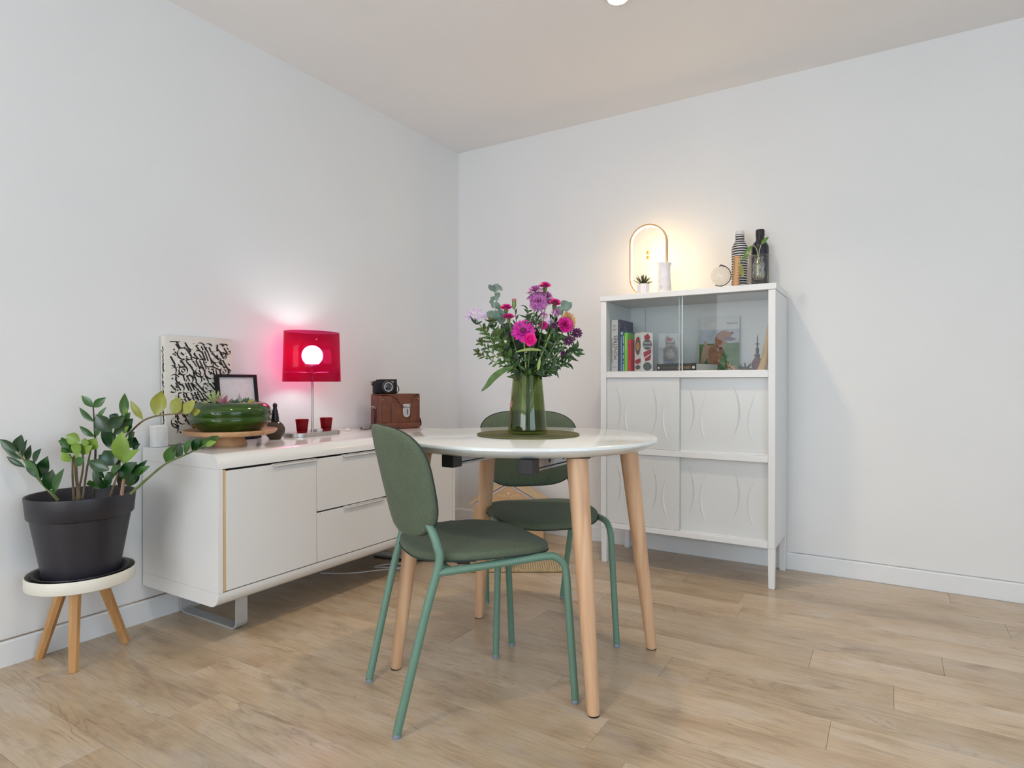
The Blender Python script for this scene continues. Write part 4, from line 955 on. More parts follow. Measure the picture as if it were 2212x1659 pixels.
for z0, z1 in ((0.150, 0.190), (0.100, 0.140), (0.070, 0.090), (0.052, 0.058), (0.006, 0.044)):
    MB().box(0.0045, 0.0085, -0.0006, -0.0001, z0, z1).build('spine_letter', pale_blue, b3, smooth=False)
MB().box(-0.0075, -0.0050, -0.0006, -0.0001, 0.006, 0.185).build('spine_line', pale_blue, b3, smooth=False)
b4 = book('bright lime green paperback in the cabinet', 1.3225, 1.3405, 0.206, 0.14, mat('lime_cover', (0.20, 0.56, 0.045), 0.4))
MB().box(-0.003, 0.001, -0.0006, -0.0001, 0.12, 0.185).build('spine_line', mat('pale_lime_print', (0.48, 0.74, 0.30), 0.6), b4, smooth=False)
b5 = book('small bright red paperback beside the white printed box', 1.3415, 1.3580, 0.169, 0.12, mat('red_cover', (0.60, 0.022, 0.04), 0.4))
for z0, z1 in ((0.06, 0.15), (0.012, 0.018)):
    MB().box(-0.002, 0.0015, -0.0006, -0.0001, z0, z1).build('spine_line', mat('dark_red_print', (0.22, 0.01, 0.02), 0.6), b5, smooth=False)
# white bottle box with tattoo style print
tbx = thing('gift_box', 'tall white bottle box printed with red and grey tattoo banners', 'box', (1.424, -0.352, SZ), math.radians(52))
TS, TH = 0.068, 0.202
MB().rbox(0, TS, 0, TS, 0, TH, 0.0012, 1).build('carton', mat('white_carton', (0.76, 0.76, 0.75), 0.5), tbx)
redp = mat('banner_red', (0.40, 0.045, 0.07), 0.6); greyp = mat('tattoo_grey', (0.13, 0.13, 0.14), 0.6); goldp = mat('tattoo_gold', (0.52, 0.30, 0.11), 0.6)
def face_poly(face, pts, material, nm, lift):
    v = [((p_[0], -lift, p_[1]) if face == 'R' else (-lift, TS - p_[0], p_[1])) for p_ in pts]
    MB().add(v, [tuple(range(len(v)))]).build(nm, material, tbx, smooth=False)
for face in 'RL':
    c = TS / 2
    if face == 'L':
        face_poly(face, [(c + .026 * math.cos(a), .135 + .048 * math.sin(a)) for a in [2 * PI * k / 16 for k in range(16)]], greyp, 'emblem', .0006)
        face_poly(face, [(c + .017 * math.cos(a), .132 + .022 * math.sin(a)) for a in [2 * PI * k / 12 for k in range(12)]], goldp, 'emblem_face', .0009)
        face_poly(face, [(c + .020 * math.cos(a), .168 + .008 * math.sin(a)) for a in [2 * PI * k / 12 for k in range(12)]], redp, 'emblem_cap', .0009)
        face_poly(face, [(c - .026, .062), (c + .026, .070), (c + .026, .050), (c, .040), (c - .026, .046)], redp, 'banner', .0006)
        face_poly(face, [(c + .024 * math.cos(a), .024 + .012 * math.sin(a)) for a in [2 * PI * k / 14 for k in range(14)]], greyp, 'emblem', .0006)
    else:
        face_poly(face, [(c - .018, .185), (c + .004, .198), (c + .018, .178), (c + .010, .166), (c - .018, .166)], redp, 'flame', .0006)
        face_poly(face, [(c + .027 * math.cos(a), .140 + .028 * math.sin(a)) for a in [2 * PI * k / 18 for k in range(18)]], greyp, 'emblem', .0006)
        face_poly(face, [(c - .024, .100), (c + .024, .118), (c + .022, .096), (c - .020, .072)], redp, 'banner', .0006)
        face_poly(face, [(c - .016, .068), (c + .024, .092), (c + .018, .062), (c - .012, .052)], redp, 'banner', .0007)
        face_poly(face, [(c + .026 * math.cos(a), .028 + .022 * math.sin(a)) for a in [2 * PI * k / 18 for k in range(18)]], greyp, 'emblem', .0006)
        text('emblem_word', 'HARD', 0.015, white_print, tbx, (c, -0.001, 0.148), UPX, 0.0001)
        text('emblem_word', 'NATURE', 0.012, white_print, tbx, (c, -0.001, 0.130), UPX, 0.0001)
# dark art book lying flat, title upside down on the spine
gk = thing('book', 'thick dark grey book lying flat, GEEK ART upside down on its spine', 'book', (1.700, -0.348, SZ), math.radians(-15), 'books behind the cabinet glass')
gcov = mat('charcoal_cover', (0.045, 0.043, 0.043), 0.45)
GL, GWD, GH = 0.225, 0.215, 0.041
MB().rbox(-GL, 0, 0, GWD, 0, 0.0025, 0.0006, 1).build('cover_board', gcov, gk)
MB().rbox(-GL, 0, 0, GWD, GH - 0.0025, GH, 0.0006, 1).build('cover_board', gcov, gk)
MB().rbox(-GL, 0, -0.0003, 0.003, 0, GH, 0.0006, 1).build('spine', gcov, gk)
MB().box(-GL + 0.003, -0.0005, 0.0035, GWD - 0.004, 0.0027, GH - 0.0027).build('page_block', mat('pale_page_edge', (0.64, 0.65, 0.59), 0.7, var=0.04, scale=200), gk, smooth=False)
text('spine_title', 'GEEK-ART', 0.017, mat('orange_print', (0.62, 0.36, 0.14), 0.6), gk, (-0.068, -0.0008, GH / 2), (PI / 2, PI, 0))
MB().box(-0.195, -0.120, -0.0009, -0.0004, GH / 2 - 0.001, GH / 2 + 0.0012).build('spine_line', mat('slate_print', (0.17, 0.18, 0.20), 0.6), gk, smooth=False)
for x, r0 in ((-0.014, 0.0075), (-0.213, 0.0055)):
    MB().lathe([(r0, 0), (r0, 0.0005), (0, 0.0005)], 20, Matrix.Translation((x, -0.0004, GH / 2)) @ Matrix.Rotation(PI / 2, 4, 'X')).build('spine_logo', white_print, gk)
# clear block with a printed tower and a red heart
ac = thing('acrylic_block', 'clear acrylic block printed with a grey tower and red heart', 'ornament', (1.540, -0.270, SZ + GH + 0.0006), math.radians(5))
MB().rbox(-0.054, 0.054, 0, 0.014, 0, 0.158, 0.001, 1).build('clear_block', glassy('acrylic', (0.90, 0.90, 0.89), 0.03, 0.8), ac)
tg = mat('tower_grey_print', (0.20, 0.19, 0.22), 0.7, var=0.25, scale=160); tg2 = mat('tower_light_print', (0.42, 0.41, 0.43), 0.7)
def flat(pts, y, material, nm): MB().add([(p_[0], y, p_[1]) for p_ in pts], [tuple(range(len(pts)))]).build(nm, material, ac, smooth=False)
ox = 0.006
flat([(ox - .036, .012), (ox + .036, .012), (ox + .036, .078), (ox + .026, .086), (ox - .026, .086), (ox - .036, .078)], .0065, tg, 'tower_print')
flat([(ox - .024, .086), (ox + .024, .086), (ox + .023, .132), (ox + .017, .110), (ox - .017, .110), (ox - .023, .132)], .0065, tg, 'tower_crown')
flat([(ox + .021 * math.cos(a), .050 + .024 * math.sin(a)) for a in [2 * PI * k / 24 for k in range(24)]], .0062, tg2, 'rose_window')
for k in range(8):
    a = 2 * PI * k / 8; d = Vector((math.cos(a), math.sin(a))); e_ = Vector((-d.y, d.x)) * .003
    flat([(ox + d.x * .006, .050 + d.y * .006), (ox + d.x * .019 + e_.x, .050 + d.y * .021 + e_.y), (ox + d.x * .019 - e_.x, .050 + d.y * .021 - e_.y)], .0059, tg, 'window_tracery')
for k in range(5): flat([(ox - .020 + k * .009, .090), (ox - .0145 + k * .009, .090), (ox - .0145 + k * .009, .101), (ox - .020 + k * .009, .101)], .0062, tg2, 'battlement')
heart = [(ox + .00085 * 16 * math.sin(a) ** 3 * 0.95, .123 + .00085 * (13 * math.cos(a) - 5 * math.cos(2 * a) - 2 * math.cos(3 * a) - math.cos(4 * a))) for a in [2 * PI * k / 32 for k in range(32)]]
flat(heart, .0058, mat('heart_red_print', (0.42, 0.08, 0.11), 0.6), 'heart')
flat([(ox - .022, .002), (ox + .020, .002), (ox + .014, .012), (ox - .020, .011)], .0058, mat('blue_print', (0.16, 0.25, 0.50), 0.5), 'blue_base')
# picture book with a dog on the cover, leaning against the back panel
db = thing('book', 'white picture book standing upright with a brown dog on the cover', 'book', (1.742, -0.072, SZ), 0, 'books behind the cabinet glass', rot=(math.radians(-5), 0, 0))
DW, DH = 0.204, 0.290
dogcov = mat('white_book_cover', (0.70, 0.71, 0.70), 0.35)
MB().rbox(-DW / 2, DW / 2, 0, 0.0025, 0, DH, 0.0006, 1).build('cover_board', dogcov, db)
MB().rbox(-DW / 2, DW / 2, 0.0115, 0.014, 0, DH, 0.0006, 1).build('cover_board', dogcov, db)
MB().box(-DW / 2 + .001, DW / 2 - .003, 0.0027, 0.0113, 0.002, DH - 0.003).build('page_block', paper, db, smooth=False)
def pic(pts, k, material, nm):
    v = [((p_[0] - 635) / 1050 * DW, -0.0003 - 0.0002 * k, DH - (p_[1] - 200) / 1150 * DH * 0.86) for p_ in pts]
    MB().add(v, [tuple(range(len(v)))]).build(nm, material, db, smooth=False)
pic([(112, 500), (1160, 500), (1160, 860), (112, 860)], 1, mat('pale_sky_print', (0.50, 0.55, 0.62), 0.5, var=0.15, scale=20), 'sky_print')
pic([(112, 850), (1160, 830), (1160, 1535), (112, 1535)], 2, mat('grass_print', (0.10, 0.20, 0.06), 0.6, var=0.45, scale=40), 'grass_print')
dogb = mat('dog_brown_print', (0.36, 0.17, 0.09), 0.6, var=0.25, scale=24); dogl = mat('dog_sand_print', (0.48, 0.31, 0.21), 0.6, var=0.2, scale=24); dogd = mat('dog_dark_print', (0.07, 0.05, 0.06), 0.6)
pic([(240, 790), (300, 770), (330, 880), (420, 880), (520, 850), (760, 960), (720, 1150), (640, 1380), (380, 1380), (330, 1180), (200, 1380), (160, 1380), (175, 1100), (220, 900)], 3, dogl, 'dog_body_print')
pic([(500, 850), (640, 960), (750, 960), (720, 1150), (640, 1380), (400, 1380), (370, 1100), (390, 920)], 4, dogb, 'dog_chest_print')
pic([(530, 860), (530, 700), (580, 600), (680, 540), (790, 535), (850, 560), (1000, 565), (1005, 620), (930, 680), (780, 710), (800, 800), (880, 820), (790, 850), (740, 960), (620, 930)], 5, dogb, 'dog_head_print')
pic([(560, 870), (640, 950), (740, 935), (720, 990), (640, 975), (570, 920)], 6, dogd, 'dog_collar_print')
pic([(770, 705), (930, 680), (1090, 750), (960, 790), (800, 780)], 6, mat('dog_tongue_print', (0.22, 0.13, 0.17), 0.6), 'dog_mouth_print')
pic([(960, 570), (1005, 566), (1000, 615), (970, 610)], 7, dogd, 'dog_nose_print')
text('cover_author', 'Alain Danes', 0.0115, ink, db, (0.065, -0.0010, DH - 0.034), UPX, 0.0001)
# small ornaments at the right end of the shelf
ki = thing('kitten_figurine', 'tiny mottled kitten figurine lying at the foot of the dog book', 'figurine', (1.862, -0.300, SZ), 0.3)
furm = mat('mottled_fur', (0.30, 0.21, 0.13), 0.8, var=0.8, scale=90)
MB().ball((0, 0, 0.014), 0.014, 12, sc=(1.5, 1.0, 1.0)).build('body', furm, ki)
MB().ball((-0.020, -0.006, 0.026), 0.011, 12).build('head', furm, ki)
for s in (-1, 1): MB().lathe([(0.004, 0), (0.0025, 0.005), (0, 0.008)], 8, Matrix.Translation((-0.020 + s * 0.006, -0.006, 0.035))).build('ear', furm, ki)
for s in (-1, 1): MB().ball((-0.014 + s * .006, -0.014, 0.005), 0.0048, 8, sc=(1, 1.6, 1)).build('paw', furm, ki)
MB().tube(smooth_path([(0.02, 0, 0.010), (0.030, -0.004, 0.006), (0.030, -0.014, 0.004)], 4), 0.0032, 8).build('tail', furm, ki)
fg = thing('dark_figurine', 'small dark winged figurine crouching beside the mauve bottle', 'figurine', (1.920, -0.305, SZ), -0.1)
fgm = mat('dark_resin', (0.035, 0.028, 0.024), 0.4)
MB().ball((0, 0, 0.011), 0.011, 12, sc=(2.1, 1.0, 1.0)).build('body', fgm, fg)
MB().ball((-0.022, -0.004, 0.018), 0.010, 12).build('head', fgm, fg)
for s in (-1, 1):
    MB().leaf((0.0 + s * .004, s * 0.004, 0.016), (0.012 + s * .012, s * 0.010, 0.040), 0.020, (1, 0, 0), 0.1, 0.2).build('wing', fgm, fg, solid=0.0015)
    MB().lathe([(0.0035, 0), (0.0015, 0.006), (0, 0.009)], 8, Matrix.Translation((-0.022, s * 0.005, 0.026))).build('ear', fgm, fg)
MB().tube(smooth_path([(0.018, 0, 0.010), (0.036, -0.002, 0.006), (0.050, -0.006, 0.004)], 4), [0.006] * 4 + [0.004] * 4 + [0.002], 8).build('tail', fgm, fg)
mb_ = thing('perfume_bottle', 'small mauve glass bottle with a tall black stopper in the cabinet', 'bottle', (1.974, -0.300, SZ))
MB().lathe([(0, 0), (0.014, 0), (0.022, 0.010), (0.026, 0.026), (0.024, 0.042), (0.015, 0.058), (0.0095, 0.066), (0.0095, 0.072)], 28).build('flask', tinted('mauve_glass', (0.50, 0.36, 0.38), (0.20, 0.10, 0.11), 0.55, 0.06), mb_)
MB().lathe([(0.0125, 0.068), (0.0125, 0.078), (0.007, 0.080), (0.0075, 0.104), (0.0035, 0.112), (0.0035, 0.124), (0.010, 0.127), (0.0105, 0.129), (0.003, 0.131), (0.0022, 0.160), (0, 0.175)], 16).build('stopper', fgm, mb_, angle=50)
MB().tube([(-0.0125, 0, 0.070), (-0.016, 0, 0.073), (-0.0125, 0, 0.078)], 0.0015, 6).build('collar_ring', chrome, mb_)
hn = thing('wooden_horn', 'tan curved wooden horn standing against the cabinet side wall', 'ornament', (2.008, -0.315, SZ))
MB().tube(smooth_path([(-0.014, 0, 0.0), (0.000, 0.002, 0.05), (0.009, 0.004, 0.11), (0.013, 0.006, 0.17), (0.015, 0.008, 0.225)], 5), [0.0125 + 0.0085 * (1 - i / 20) - 0.0115 * (i / 20) ** 1.5 for i in range(21)], 12).build('horn', wood('tan_horn_wood', (0.45, 0.27, 0.10), (0.62, 0.42, 0.20), 2, 8), hn)

# ================================================================== ON TOP OF THE CABINET
# --- balance lamp: wooden stadium ring with a light strip, white base, two beads on strings
hl = thing('balance_lamp', 'lit wooden oval ring lamp with two floating beads on the cabinet', 'lamp', (1.408, -0.200, CT), math.radians(4))
HW, H0, H1, HD, TH_ = 0.101, 0.006, 0.391, 0.030, 0.0085
def ringpath(off):
    r = HW - off; zt = H1 - HW; zb = H0 + HW
    return [(r * math.cos(math.radians(a)), zt + r * math.sin(math.radians(a))) for a in range(0, 181, 9)] + [(r * math.cos(math.radians(a)), zb + r * math.sin(math.radians(a))) for a in range(180, 361, 9)]
def band(o0, o1, yw, nm, material, par):
    A, B = ringpath(o0), ringpath(o1); n = len(A); v = []
    for i in range(n): v += [(A[i][0], -yw, A[i][1]), (A[i][0], yw, A[i][1]), (B[i][0], yw, B[i][1]), (B[i][0], -yw, B[i][1])]
    f = [(i * 4 + k, i * 4 + (k + 1) % 4, ((i + 1) % n) * 4 + (k + 1) % 4, ((i + 1) % n) * 4 + k) for i in range(n) for k in range(4)]
    f = [tuple(reversed(q_)) for q_ in f]
    return MB().add(v, f).build(nm, material, par, angle=35)
rg_ = band(0.0, TH_, HD / 2, 'wooden_ring', bamboo, hl)
band(TH_ + 0.0003, TH_ + 0.0025, HD / 2 - 0.005, 'light_strip', emit('warm_light_strip', (1.0, 0.68, 0.28), 28.0), rg_)
wb = mat('white_matt_plastic', (0.74, 0.72, 0.76), 0.5)
MB().lathe([(0, 0.0005), (0.044, 0.0005), (0.045, 0.003), (0.0365, 0.130), (0.0375, 0.160), (0.043, 0.174), (0.0425, 0.1755), (0.039, 0.170), (0, 0.166)], 40, Matrix.Translation((0.079, -0.004, 0))).build('lamp_base', wb, hl, angle=40)
MB().lathe([(0.0082, 0), (0.0082, 0.0012), (0.0072, 0.0012), (0.0072, 0)], 24, Matrix.Translation((0.079, -0.0468, 0.046)) @ Matrix.Rotation(math.radians(86), 4, 'X')).build('button_ring', mat('grey_ring', (0.35, 0.34, 0.36), 0.5), hl)
MB().ball((-0.004, 0, 0.243), 0.0105, 12).build('bead', bamboo, hl); MB().ball((-0.004, 0, 0.215), 0.0105, 12).build('bead', bamboo, hl)
thread = mat('pale_string', (0.55, 0.48, 0.36), 0.8)
MB().tube([(-0.004, 0, H1 - TH_ - .002), (-0.004, 0, 0.253)], 0.0006, 5).build('string', thread, hl); MB().tube([(-0.004, 0, H0 + TH_ + .002), (-0.004, 0, 0.205)], 0.0006, 5).build('string', thread, hl)
# --- little succulent in a white pot
sp = thing('succulent_pot', 'small spiky succulent in a white faceted pot before the ring lamp', 'potted plant', (1.404, -0.275, CT + 0.0003))
m = MB().lathe([(0, 0), (0.030, 0), (0.033, 0.004), (0.036, 0.052), (0.034, 0.060), (0.0315, 0.062), (0.030, 0.056), (0, 0.054)], 8); m.build('pot', wb, sp, angle=20)
rosette(sp, 0, 0, 0.055, 20, 0.062, 0.0058, (18, 86), mat('dark_aloe', (0.055, 0.065, 0.025), 0.5, var=0.4), seed=9)
# --- clear globe in a black arc
gb = thing('glass_globe', 'clear glass globe held in a thin black arc on the cabinet', 'ornament', (1.780, -0.200, CT + 0.0003), 0.25)
MB().ball((0, 0, 0.083), 0.0455, 20).build('glass_ball', glassy('clear_ball_glass', (0.97, 0.97, 0.965), 0.02, 0.9, 0.03), gb, angle=180)
P = [(0.051 * math.cos(math.radians(a)), 0, 0.083 + 0.051 * math.sin(math.radians(a))) for a in range(-118, 77, 6)]
MB().tube(P, 0.0022, 8).build('arc', black_plastic, gb)
MB().tube([(0.010, 0, 0.0), (0.006, 0, 0.032)], 0.0028, 8).build('stand_pin', black_plastic, gb)
MB().lathe([(0, 0), (0.026, 0), (0.026, 0.003), (0.005, 0.006), (0, 0.006)], 28, Matrix.Translation((0.010, 0, 0))).build('stand_foot', black_plastic, gb)
MB().tube(P[-3:] + [(0.004, 0, 0.137), (-0.004, 0, 0.130)], 0.0034, 8).build('arc_clip', black_plastic, gb)
# --- two bottles
def striped():
    m = bpy.data.materials.new('black_white_stripes'); nt, b = nodes(m); N = nt.nodes.new; L = nt.links.new
    tc = N('ShaderNodeTexCoord'); sp_ = N('ShaderNodeSeparateXYZ'); L(tc.outputs['Object'], sp_.inputs[0])
    nz = N('ShaderNodeTexNoise'); nz.inputs['Scale'].default_value = 18; L(tc.outputs['Object'], nz.inputs[0])
    mu = N('ShaderNodeMath'); mu.operation = 'MULTIPLY_ADD'; mu.inputs[1].default_value = 0.006; L(nz.outputs[0], mu.inputs[0]); L(sp_.outputs[2], mu.inputs[2])
    ml = N('ShaderNodeMath'); ml.operation = 'MULTIPLY'; ml.inputs[1].default_value = 1 / 0.0125; L(mu.outputs[0], ml.inputs[0])
    fr = N('ShaderNodeMath'); fr.operation = 'FRACT'; L(ml.outputs[0], fr.inputs[0])
    gt = N('ShaderNodeMath'); gt.operation = 'GREATER_THAN'; gt.inputs[1].default_value = 0.40; L(fr.outputs[0], gt.inputs[0])
    tp = N('ShaderNodeMath'); tp.operation = 'LESS_THAN'; tp.inputs[1].default_value = 0.293; L(sp_.outputs[2], tp.inputs[0])
    an = N('ShaderNodeMath'); an.operation = 'MULTIPLY'; L(gt.outputs[0], an.inputs[0]); L(tp.outputs[0], an.inputs[1])
    mx = N('ShaderNodeMix'); mx.data_type = 'RGBA'; mx.inputs[6].default_value = (0.66, 0.65, 0.66, 1); mx.inputs[7].default_value = (0.012, 0.012, 0.016, 1)
    L(an.outputs[0], mx.inputs[0]); L(mx.outputs[2], b.inputs['Base Color']); b.inputs['Roughness'].default_value = 0.45
    return m
bprof = lambda R, r, h: [(0, 0), (R - 0.004, 0), (R, 0.004), (R, h * 0.70), (R * 0.97, h * 0.735), (R * 0.80, h * 0.785), (r * 1.1, h * 0.825), (r, h * 0.845), (r, h * 0.985), (r * 0.92, h), (0, h)]
sbt = thing('striped_bottle', 'black and white striped bottle on the cabinet beside the black one', 'bottle', (1.860, -0.130, CT + 0.0003))
MB().lathe(bprof(0.039, 0.0215, 0.312), 40).build('bottle_body', striped(), sbt, angle=50)
bbt = thing('black_bottle', 'plain matt black bottle standing behind the glass cylinder vase', 'bottle', (1.948, -0.080, CT + 0.0003))
MB().lathe(bprof(0.0415, 0.020, 0.316), 40).build('bottle_body', mat('matt_black_bottle', (0.014, 0.014, 0.022), 0.35), bbt, angle=50)
MB().lathe([(0.0205, 0.285), (0.0212, 0.287), (0.0212, 0.312), (0.0195, 0.317), (0, 0.317)], 32).build('cap', mat('black_cap', (0.016, 0.015, 0.018), 0.45), bbt)
# --- wooden ruler leaning upright
rl_ = thing('wooden_ruler', 'narrow brown wooden ruler standing upright before the striped bottle', 'ruler', (1.852, -0.186, CT + 0.0005), rot=(math.radians(-2), math.radians(2), 0))
MB().rbox(-0.016, 0.016, -0.0025, 0.0025, 0, 0.178, 0.0008, 1).build('blade', bamboo, rl_)
MB().rbox(-0.0125, -0.0105, -0.0032, -0.0026, 0.006, 0.172, 0.0002, 1).build('groove', mat('dark_groove', (0.18, 0.09, 0.03), 0.7), rl_)
for k in range(22):
    MB().box(0.016 - (0.011 if k % 2 else 0.007), 0.0155, -0.0031, -0.0026, 0.010 + k * 0.0075, 0.0122 + k * 0.0075).build('tick_mark', ink, rl_, smooth=False)
# --- double walled glass vase with a cutting
gv = thing('glass_vase', 'clear double walled cylinder vase holding a rooted green cutting', 'vase', (1.972, -0.262, CT + 0.0003))
clear = glassy('clear_vase_glass', (0.965, 0.97, 0.965), 0.02, 0.95, 0.02)
MB().lathe([(0, 0.0), (0.052, 0.0), (0.055, 0.003), (0.055, 0.146), (0.052, 0.151), (0.044, 0.1515), (0.020, 0.147)], 48).build('outer_wall', clear, gv, angle=60)
MB().lathe([(0.020, 0.147), (0.0165, 0.138), (0.0175, 0.126), (0.0255, 0.114), (0.027, 0.102), (0.023, 0.088), (0.0235, 0.084), (0.029, 0.070), (0.0285, 0.054), (0.020, 0.040), (0, 0.036)], 36).build('inner_tube', glassy('inner_tube_glass', (0.94, 0.95, 0.93), 0.02, 0.95, 0.06), gv, angle=60)
rootm = mat('pale_roots', (0.42, 0.38, 0.17), 0.7)
rg = random.Random(12)
for k in range(7):
    a = rg.uniform(0, 6.28); pts = [(0.003 * math.cos(a), 0.003 * math.sin(a), 0.146)] + [(0.013 * math.cos(a + j) * rg.uniform(.4, 1), 0.013 * math.sin(a + j) * rg.uniform(.4, 1), 0.128 - j * 0.020) for j in range(5)]
    MB().tube(smooth_path(pts, 4), 0.0016, 6).build('root', rootm, gv)
cl_g = mat('cutting_leaf', (0.085, 0.20, 0.03), 0.35, var=0.25, scale=30); cl_s = mat('cutting_stem', (0.42, 0.50, 0.26), 0.5)
def gvp(u, d, z): x, y = rc(u, d); return (x, y, z)
MB().tube(smooth_path([gvp(0, 0, .140), gvp(.004, 0, .175), gvp(.012, 0, .205)], 5), 0.0016, 7).build('stem', cl_s, gv)
MB().leaf(gvp(.012, 0, .205), gvp(.050, .005, .244), 0.020, (0, -1, .3), .08).build('leaf', cl_g, gv, angle=180)
MB().tube(smooth_path([gvp(0, 0, .140), gvp(-.010, -.004, .180), gvp(-.026, -.008, .199), gvp(-.040, -.010, .197)], 5), 0.0018, 7).build('stem', cl_s, gv)
MB().leaf(gvp(-.036, -.010, .199), gvp(-.078, -.016, .125), 0.022, (0, -1, .4), .12).build('leaf', cl_g, gv, angle=180)
MB().leaf(gvp(-.066, .066, .130), gvp(-.050, .060, .060), 0.026, (0, -1, .2), .1).build('leaf', mat('yellowing_leaf', (0.26, 0.25, 0.06), 0.5, var=0.3), gv, angle=180)
MB().tube(smooth_path([gvp(-.010, .004, .152), gvp(-.040, .050, .165), gvp(-.062, .066, .150), gvp(-.066, .066, .130)], 4), 0.0014, 6).build('stem', cl_s, gv)

# ================================================================== PLACEMAT, VASE AND BOUQUET
VX, VY = 1.440, -1.542
pmt = thing('placemat', 'round woven olive green placemat on the white table', 'placemat', (VX + .002, VY + .002, TZ + 0.0003))
def weave():
    m = bpy.data.materials.new('olive_woven'); nt, b = nodes(m); N = nt.nodes.new; L = nt.links.new
    tc = N('ShaderNodeTexCoord'); wv = N('ShaderNodeTexWave'); wv.wave_type = 'RINGS'; wv.rings_direction = 'Z'; wv.inputs['Scale'].default_value = 42; wv.inputs['Distortion'].default_value = 0.6
    L(tc.outputs['Object'], wv.inputs[0])
    rp = N('ShaderNodeValToRGB'); rp.color_ramp.elements[0].color = (0.05, 0.055, 0.018, 1); rp.color_ramp.elements[1].color = (0.15, 0.145, 0.055, 1)
    L(wv.outputs[1], rp.inputs[0]); L(rp.outputs[0], b.inputs['Base Color']); b.inputs['Roughness'].default_value = 0.9
    bp = N('ShaderNodeBump'); bp.inputs['Strength'].default_value = 0.7; bp.inputs['Distance'].default_value = 0.002
    L(wv.outputs[1], bp.inputs['Height']); L(bp.outputs[0], b.inputs['Normal'])
    return m
WV = weave()
MB().lathe([(0, 0), (0.173, 0), (0.175, 0.0012), (0.175, 0.0028), (0.173, 0.004), (0, 0.0042)], 72).build('woven_disc', WV, pmt, angle=50)
MB().tube([(0.175 * math.cos(2 * PI * k / 90), 0.175 * math.sin(2 * PI * k / 90), 0.0024) for k in range(90)], 0.0024, 6, closed=True).build('braided_edge', WV, pmt)
vz = TZ + 0.0047
vs_ = thing('glass_vase', 'tapered green glass vase of water holding the bouquet', 'vase', (VX, VY, vz))
gg = glassy('green_vase_glass', (0.57, 0.64, 0.34), 0.03, 0.95, 0.03)
MB().lathe([(0, 0.000), (0.060, 0.000), (0.0665, 0.003), (0.068, 0.010), (0.0665, 0.030), (0.0500, 0.200), (0.0485, 0.2015), (0.0470, 0.2005), (0.0635, 0.030), (0.063, 0.016), (0.055, 0.010), (0, 0.009)], 56).build('vase_body', gg, vs_, angle=50)
MB().lathe([(0, 0.0095), (0.054, 0.0105), (0.0622, 0.0165), (0.0622, 0.030), (0.0508, 0.135), (0, 0.135)], 48).build('water', glassy('vase_water', (0.90, 0.93, 0.80), 0.02, 0.5), vs_, angle=60)
# flower positions: local frame turned with the room view, X right, Y away, Z up from the vase foot
def fq(X, Y, d=0.0): return Vector(((X - 715) / 2762.0, d, (1556 - Y) / 2762.0))
stem_l = mat('flower_stem', (0.12, 0.20, 0.05), 0.5, var=0.3, scale=40); stem_y = mat('pale_flower_stem', (0.27, 0.34, 0.09), 0.5, var=0.2)
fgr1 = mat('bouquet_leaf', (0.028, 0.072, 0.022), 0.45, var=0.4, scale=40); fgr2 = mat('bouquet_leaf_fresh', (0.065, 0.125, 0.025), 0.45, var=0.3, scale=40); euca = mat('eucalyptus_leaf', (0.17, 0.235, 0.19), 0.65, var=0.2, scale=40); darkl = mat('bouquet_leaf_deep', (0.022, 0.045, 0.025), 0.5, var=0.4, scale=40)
budg = mat('olive_bract', (0.085, 0.095, 0.028), 0.6, var=0.4, scale=60)
fr_ = random.Random(21)
GRP = 'stems of the bouquet in the green vase'
def flower(name, label, cat, head, d, r_st=0.0016, mst=None, foot=None, neck=None):
    """a stem of its own: root at the foot of the stem inside the vase; returns root and head position (local)"""
    t = thing(name, label, cat, (VX, VY, vz), YAW, GRP)
    h = fq(*head, d)
    a = math.atan2(h.y, h.x) + PI
    ft = Vector((0.030 * math.cos(a) * fr_.uniform(.4, 1), 0.030 * math.sin(a) * fr_.uniform(.4, 1), 0.018)) if foot is None else Vector(foot)
    nk = Vector((h.x * 0.26, h.y * 0.26, 0.197))
    lim = 0.036
    if nk.xy.length > lim: nk.x *= lim / nk.xy.length; nk.y *= lim / nk.xy.length
    md = nk.lerp(h, 0.55) + Vector((h.x * 0.06, 0, 0.010))
    P_ = smooth_path([ft, ft.lerp(nk, .5), nk, md, h], 5)
    MB().tube(P_, r_st, 6).build('stem', mst or stem_l, t)
    return t, h, P_
def basis(nv):
    nv = Vector(nv).normalized(); a = nv.cross(Vector((0, 0, 1)));
    if a.length < .05: a = Vector((1, 0, 0))
    a.normalize(); return nv, a, nv.cross(a)
def bloom(t, c, nv, R, n, layers, w, material, nm='petals', single=False, elev0=8, elev1=70, tipw=0.25, core=None, cr=0.0):
    nv, a, b = basis(nv); m = MB()
    for l in range(layers):
        k_ = l / max(1, layers - 1) if layers > 1 else 0
        el = math.radians(elev0 + (elev1 - elev0) * k_); rr = R * (1 - 0.45 * k_); nn = max(5, int(n * (1 - 0.35 * k_)))
        for i in range(nn):
            th = 2 * PI * (i + 0.5 * (l % 2)) / nn + fr_.uniform(-.08, .08)
            d = (a * math.cos(th) + b * math.sin(th)) * math.cos(el) + nv * math.sin(el)
            s = c + d * R * 0.10
            if single: m = MB()
            m.leaf(s, c + d * rr * fr_.uniform(.9, 1.05), w * (1 - .3 * k_), nv, fr_.uniform(-.05, .08), .2, .68, 5, tipw)
            if single: m.build(nm, material, t, angle=180)
    if not single: m.build(nm, material, t, angle=180)
    if core: MB().ball(c + nv * R * .12, cr, 8, sc=(1, 1, 1)).build('flower_centre', core, t)
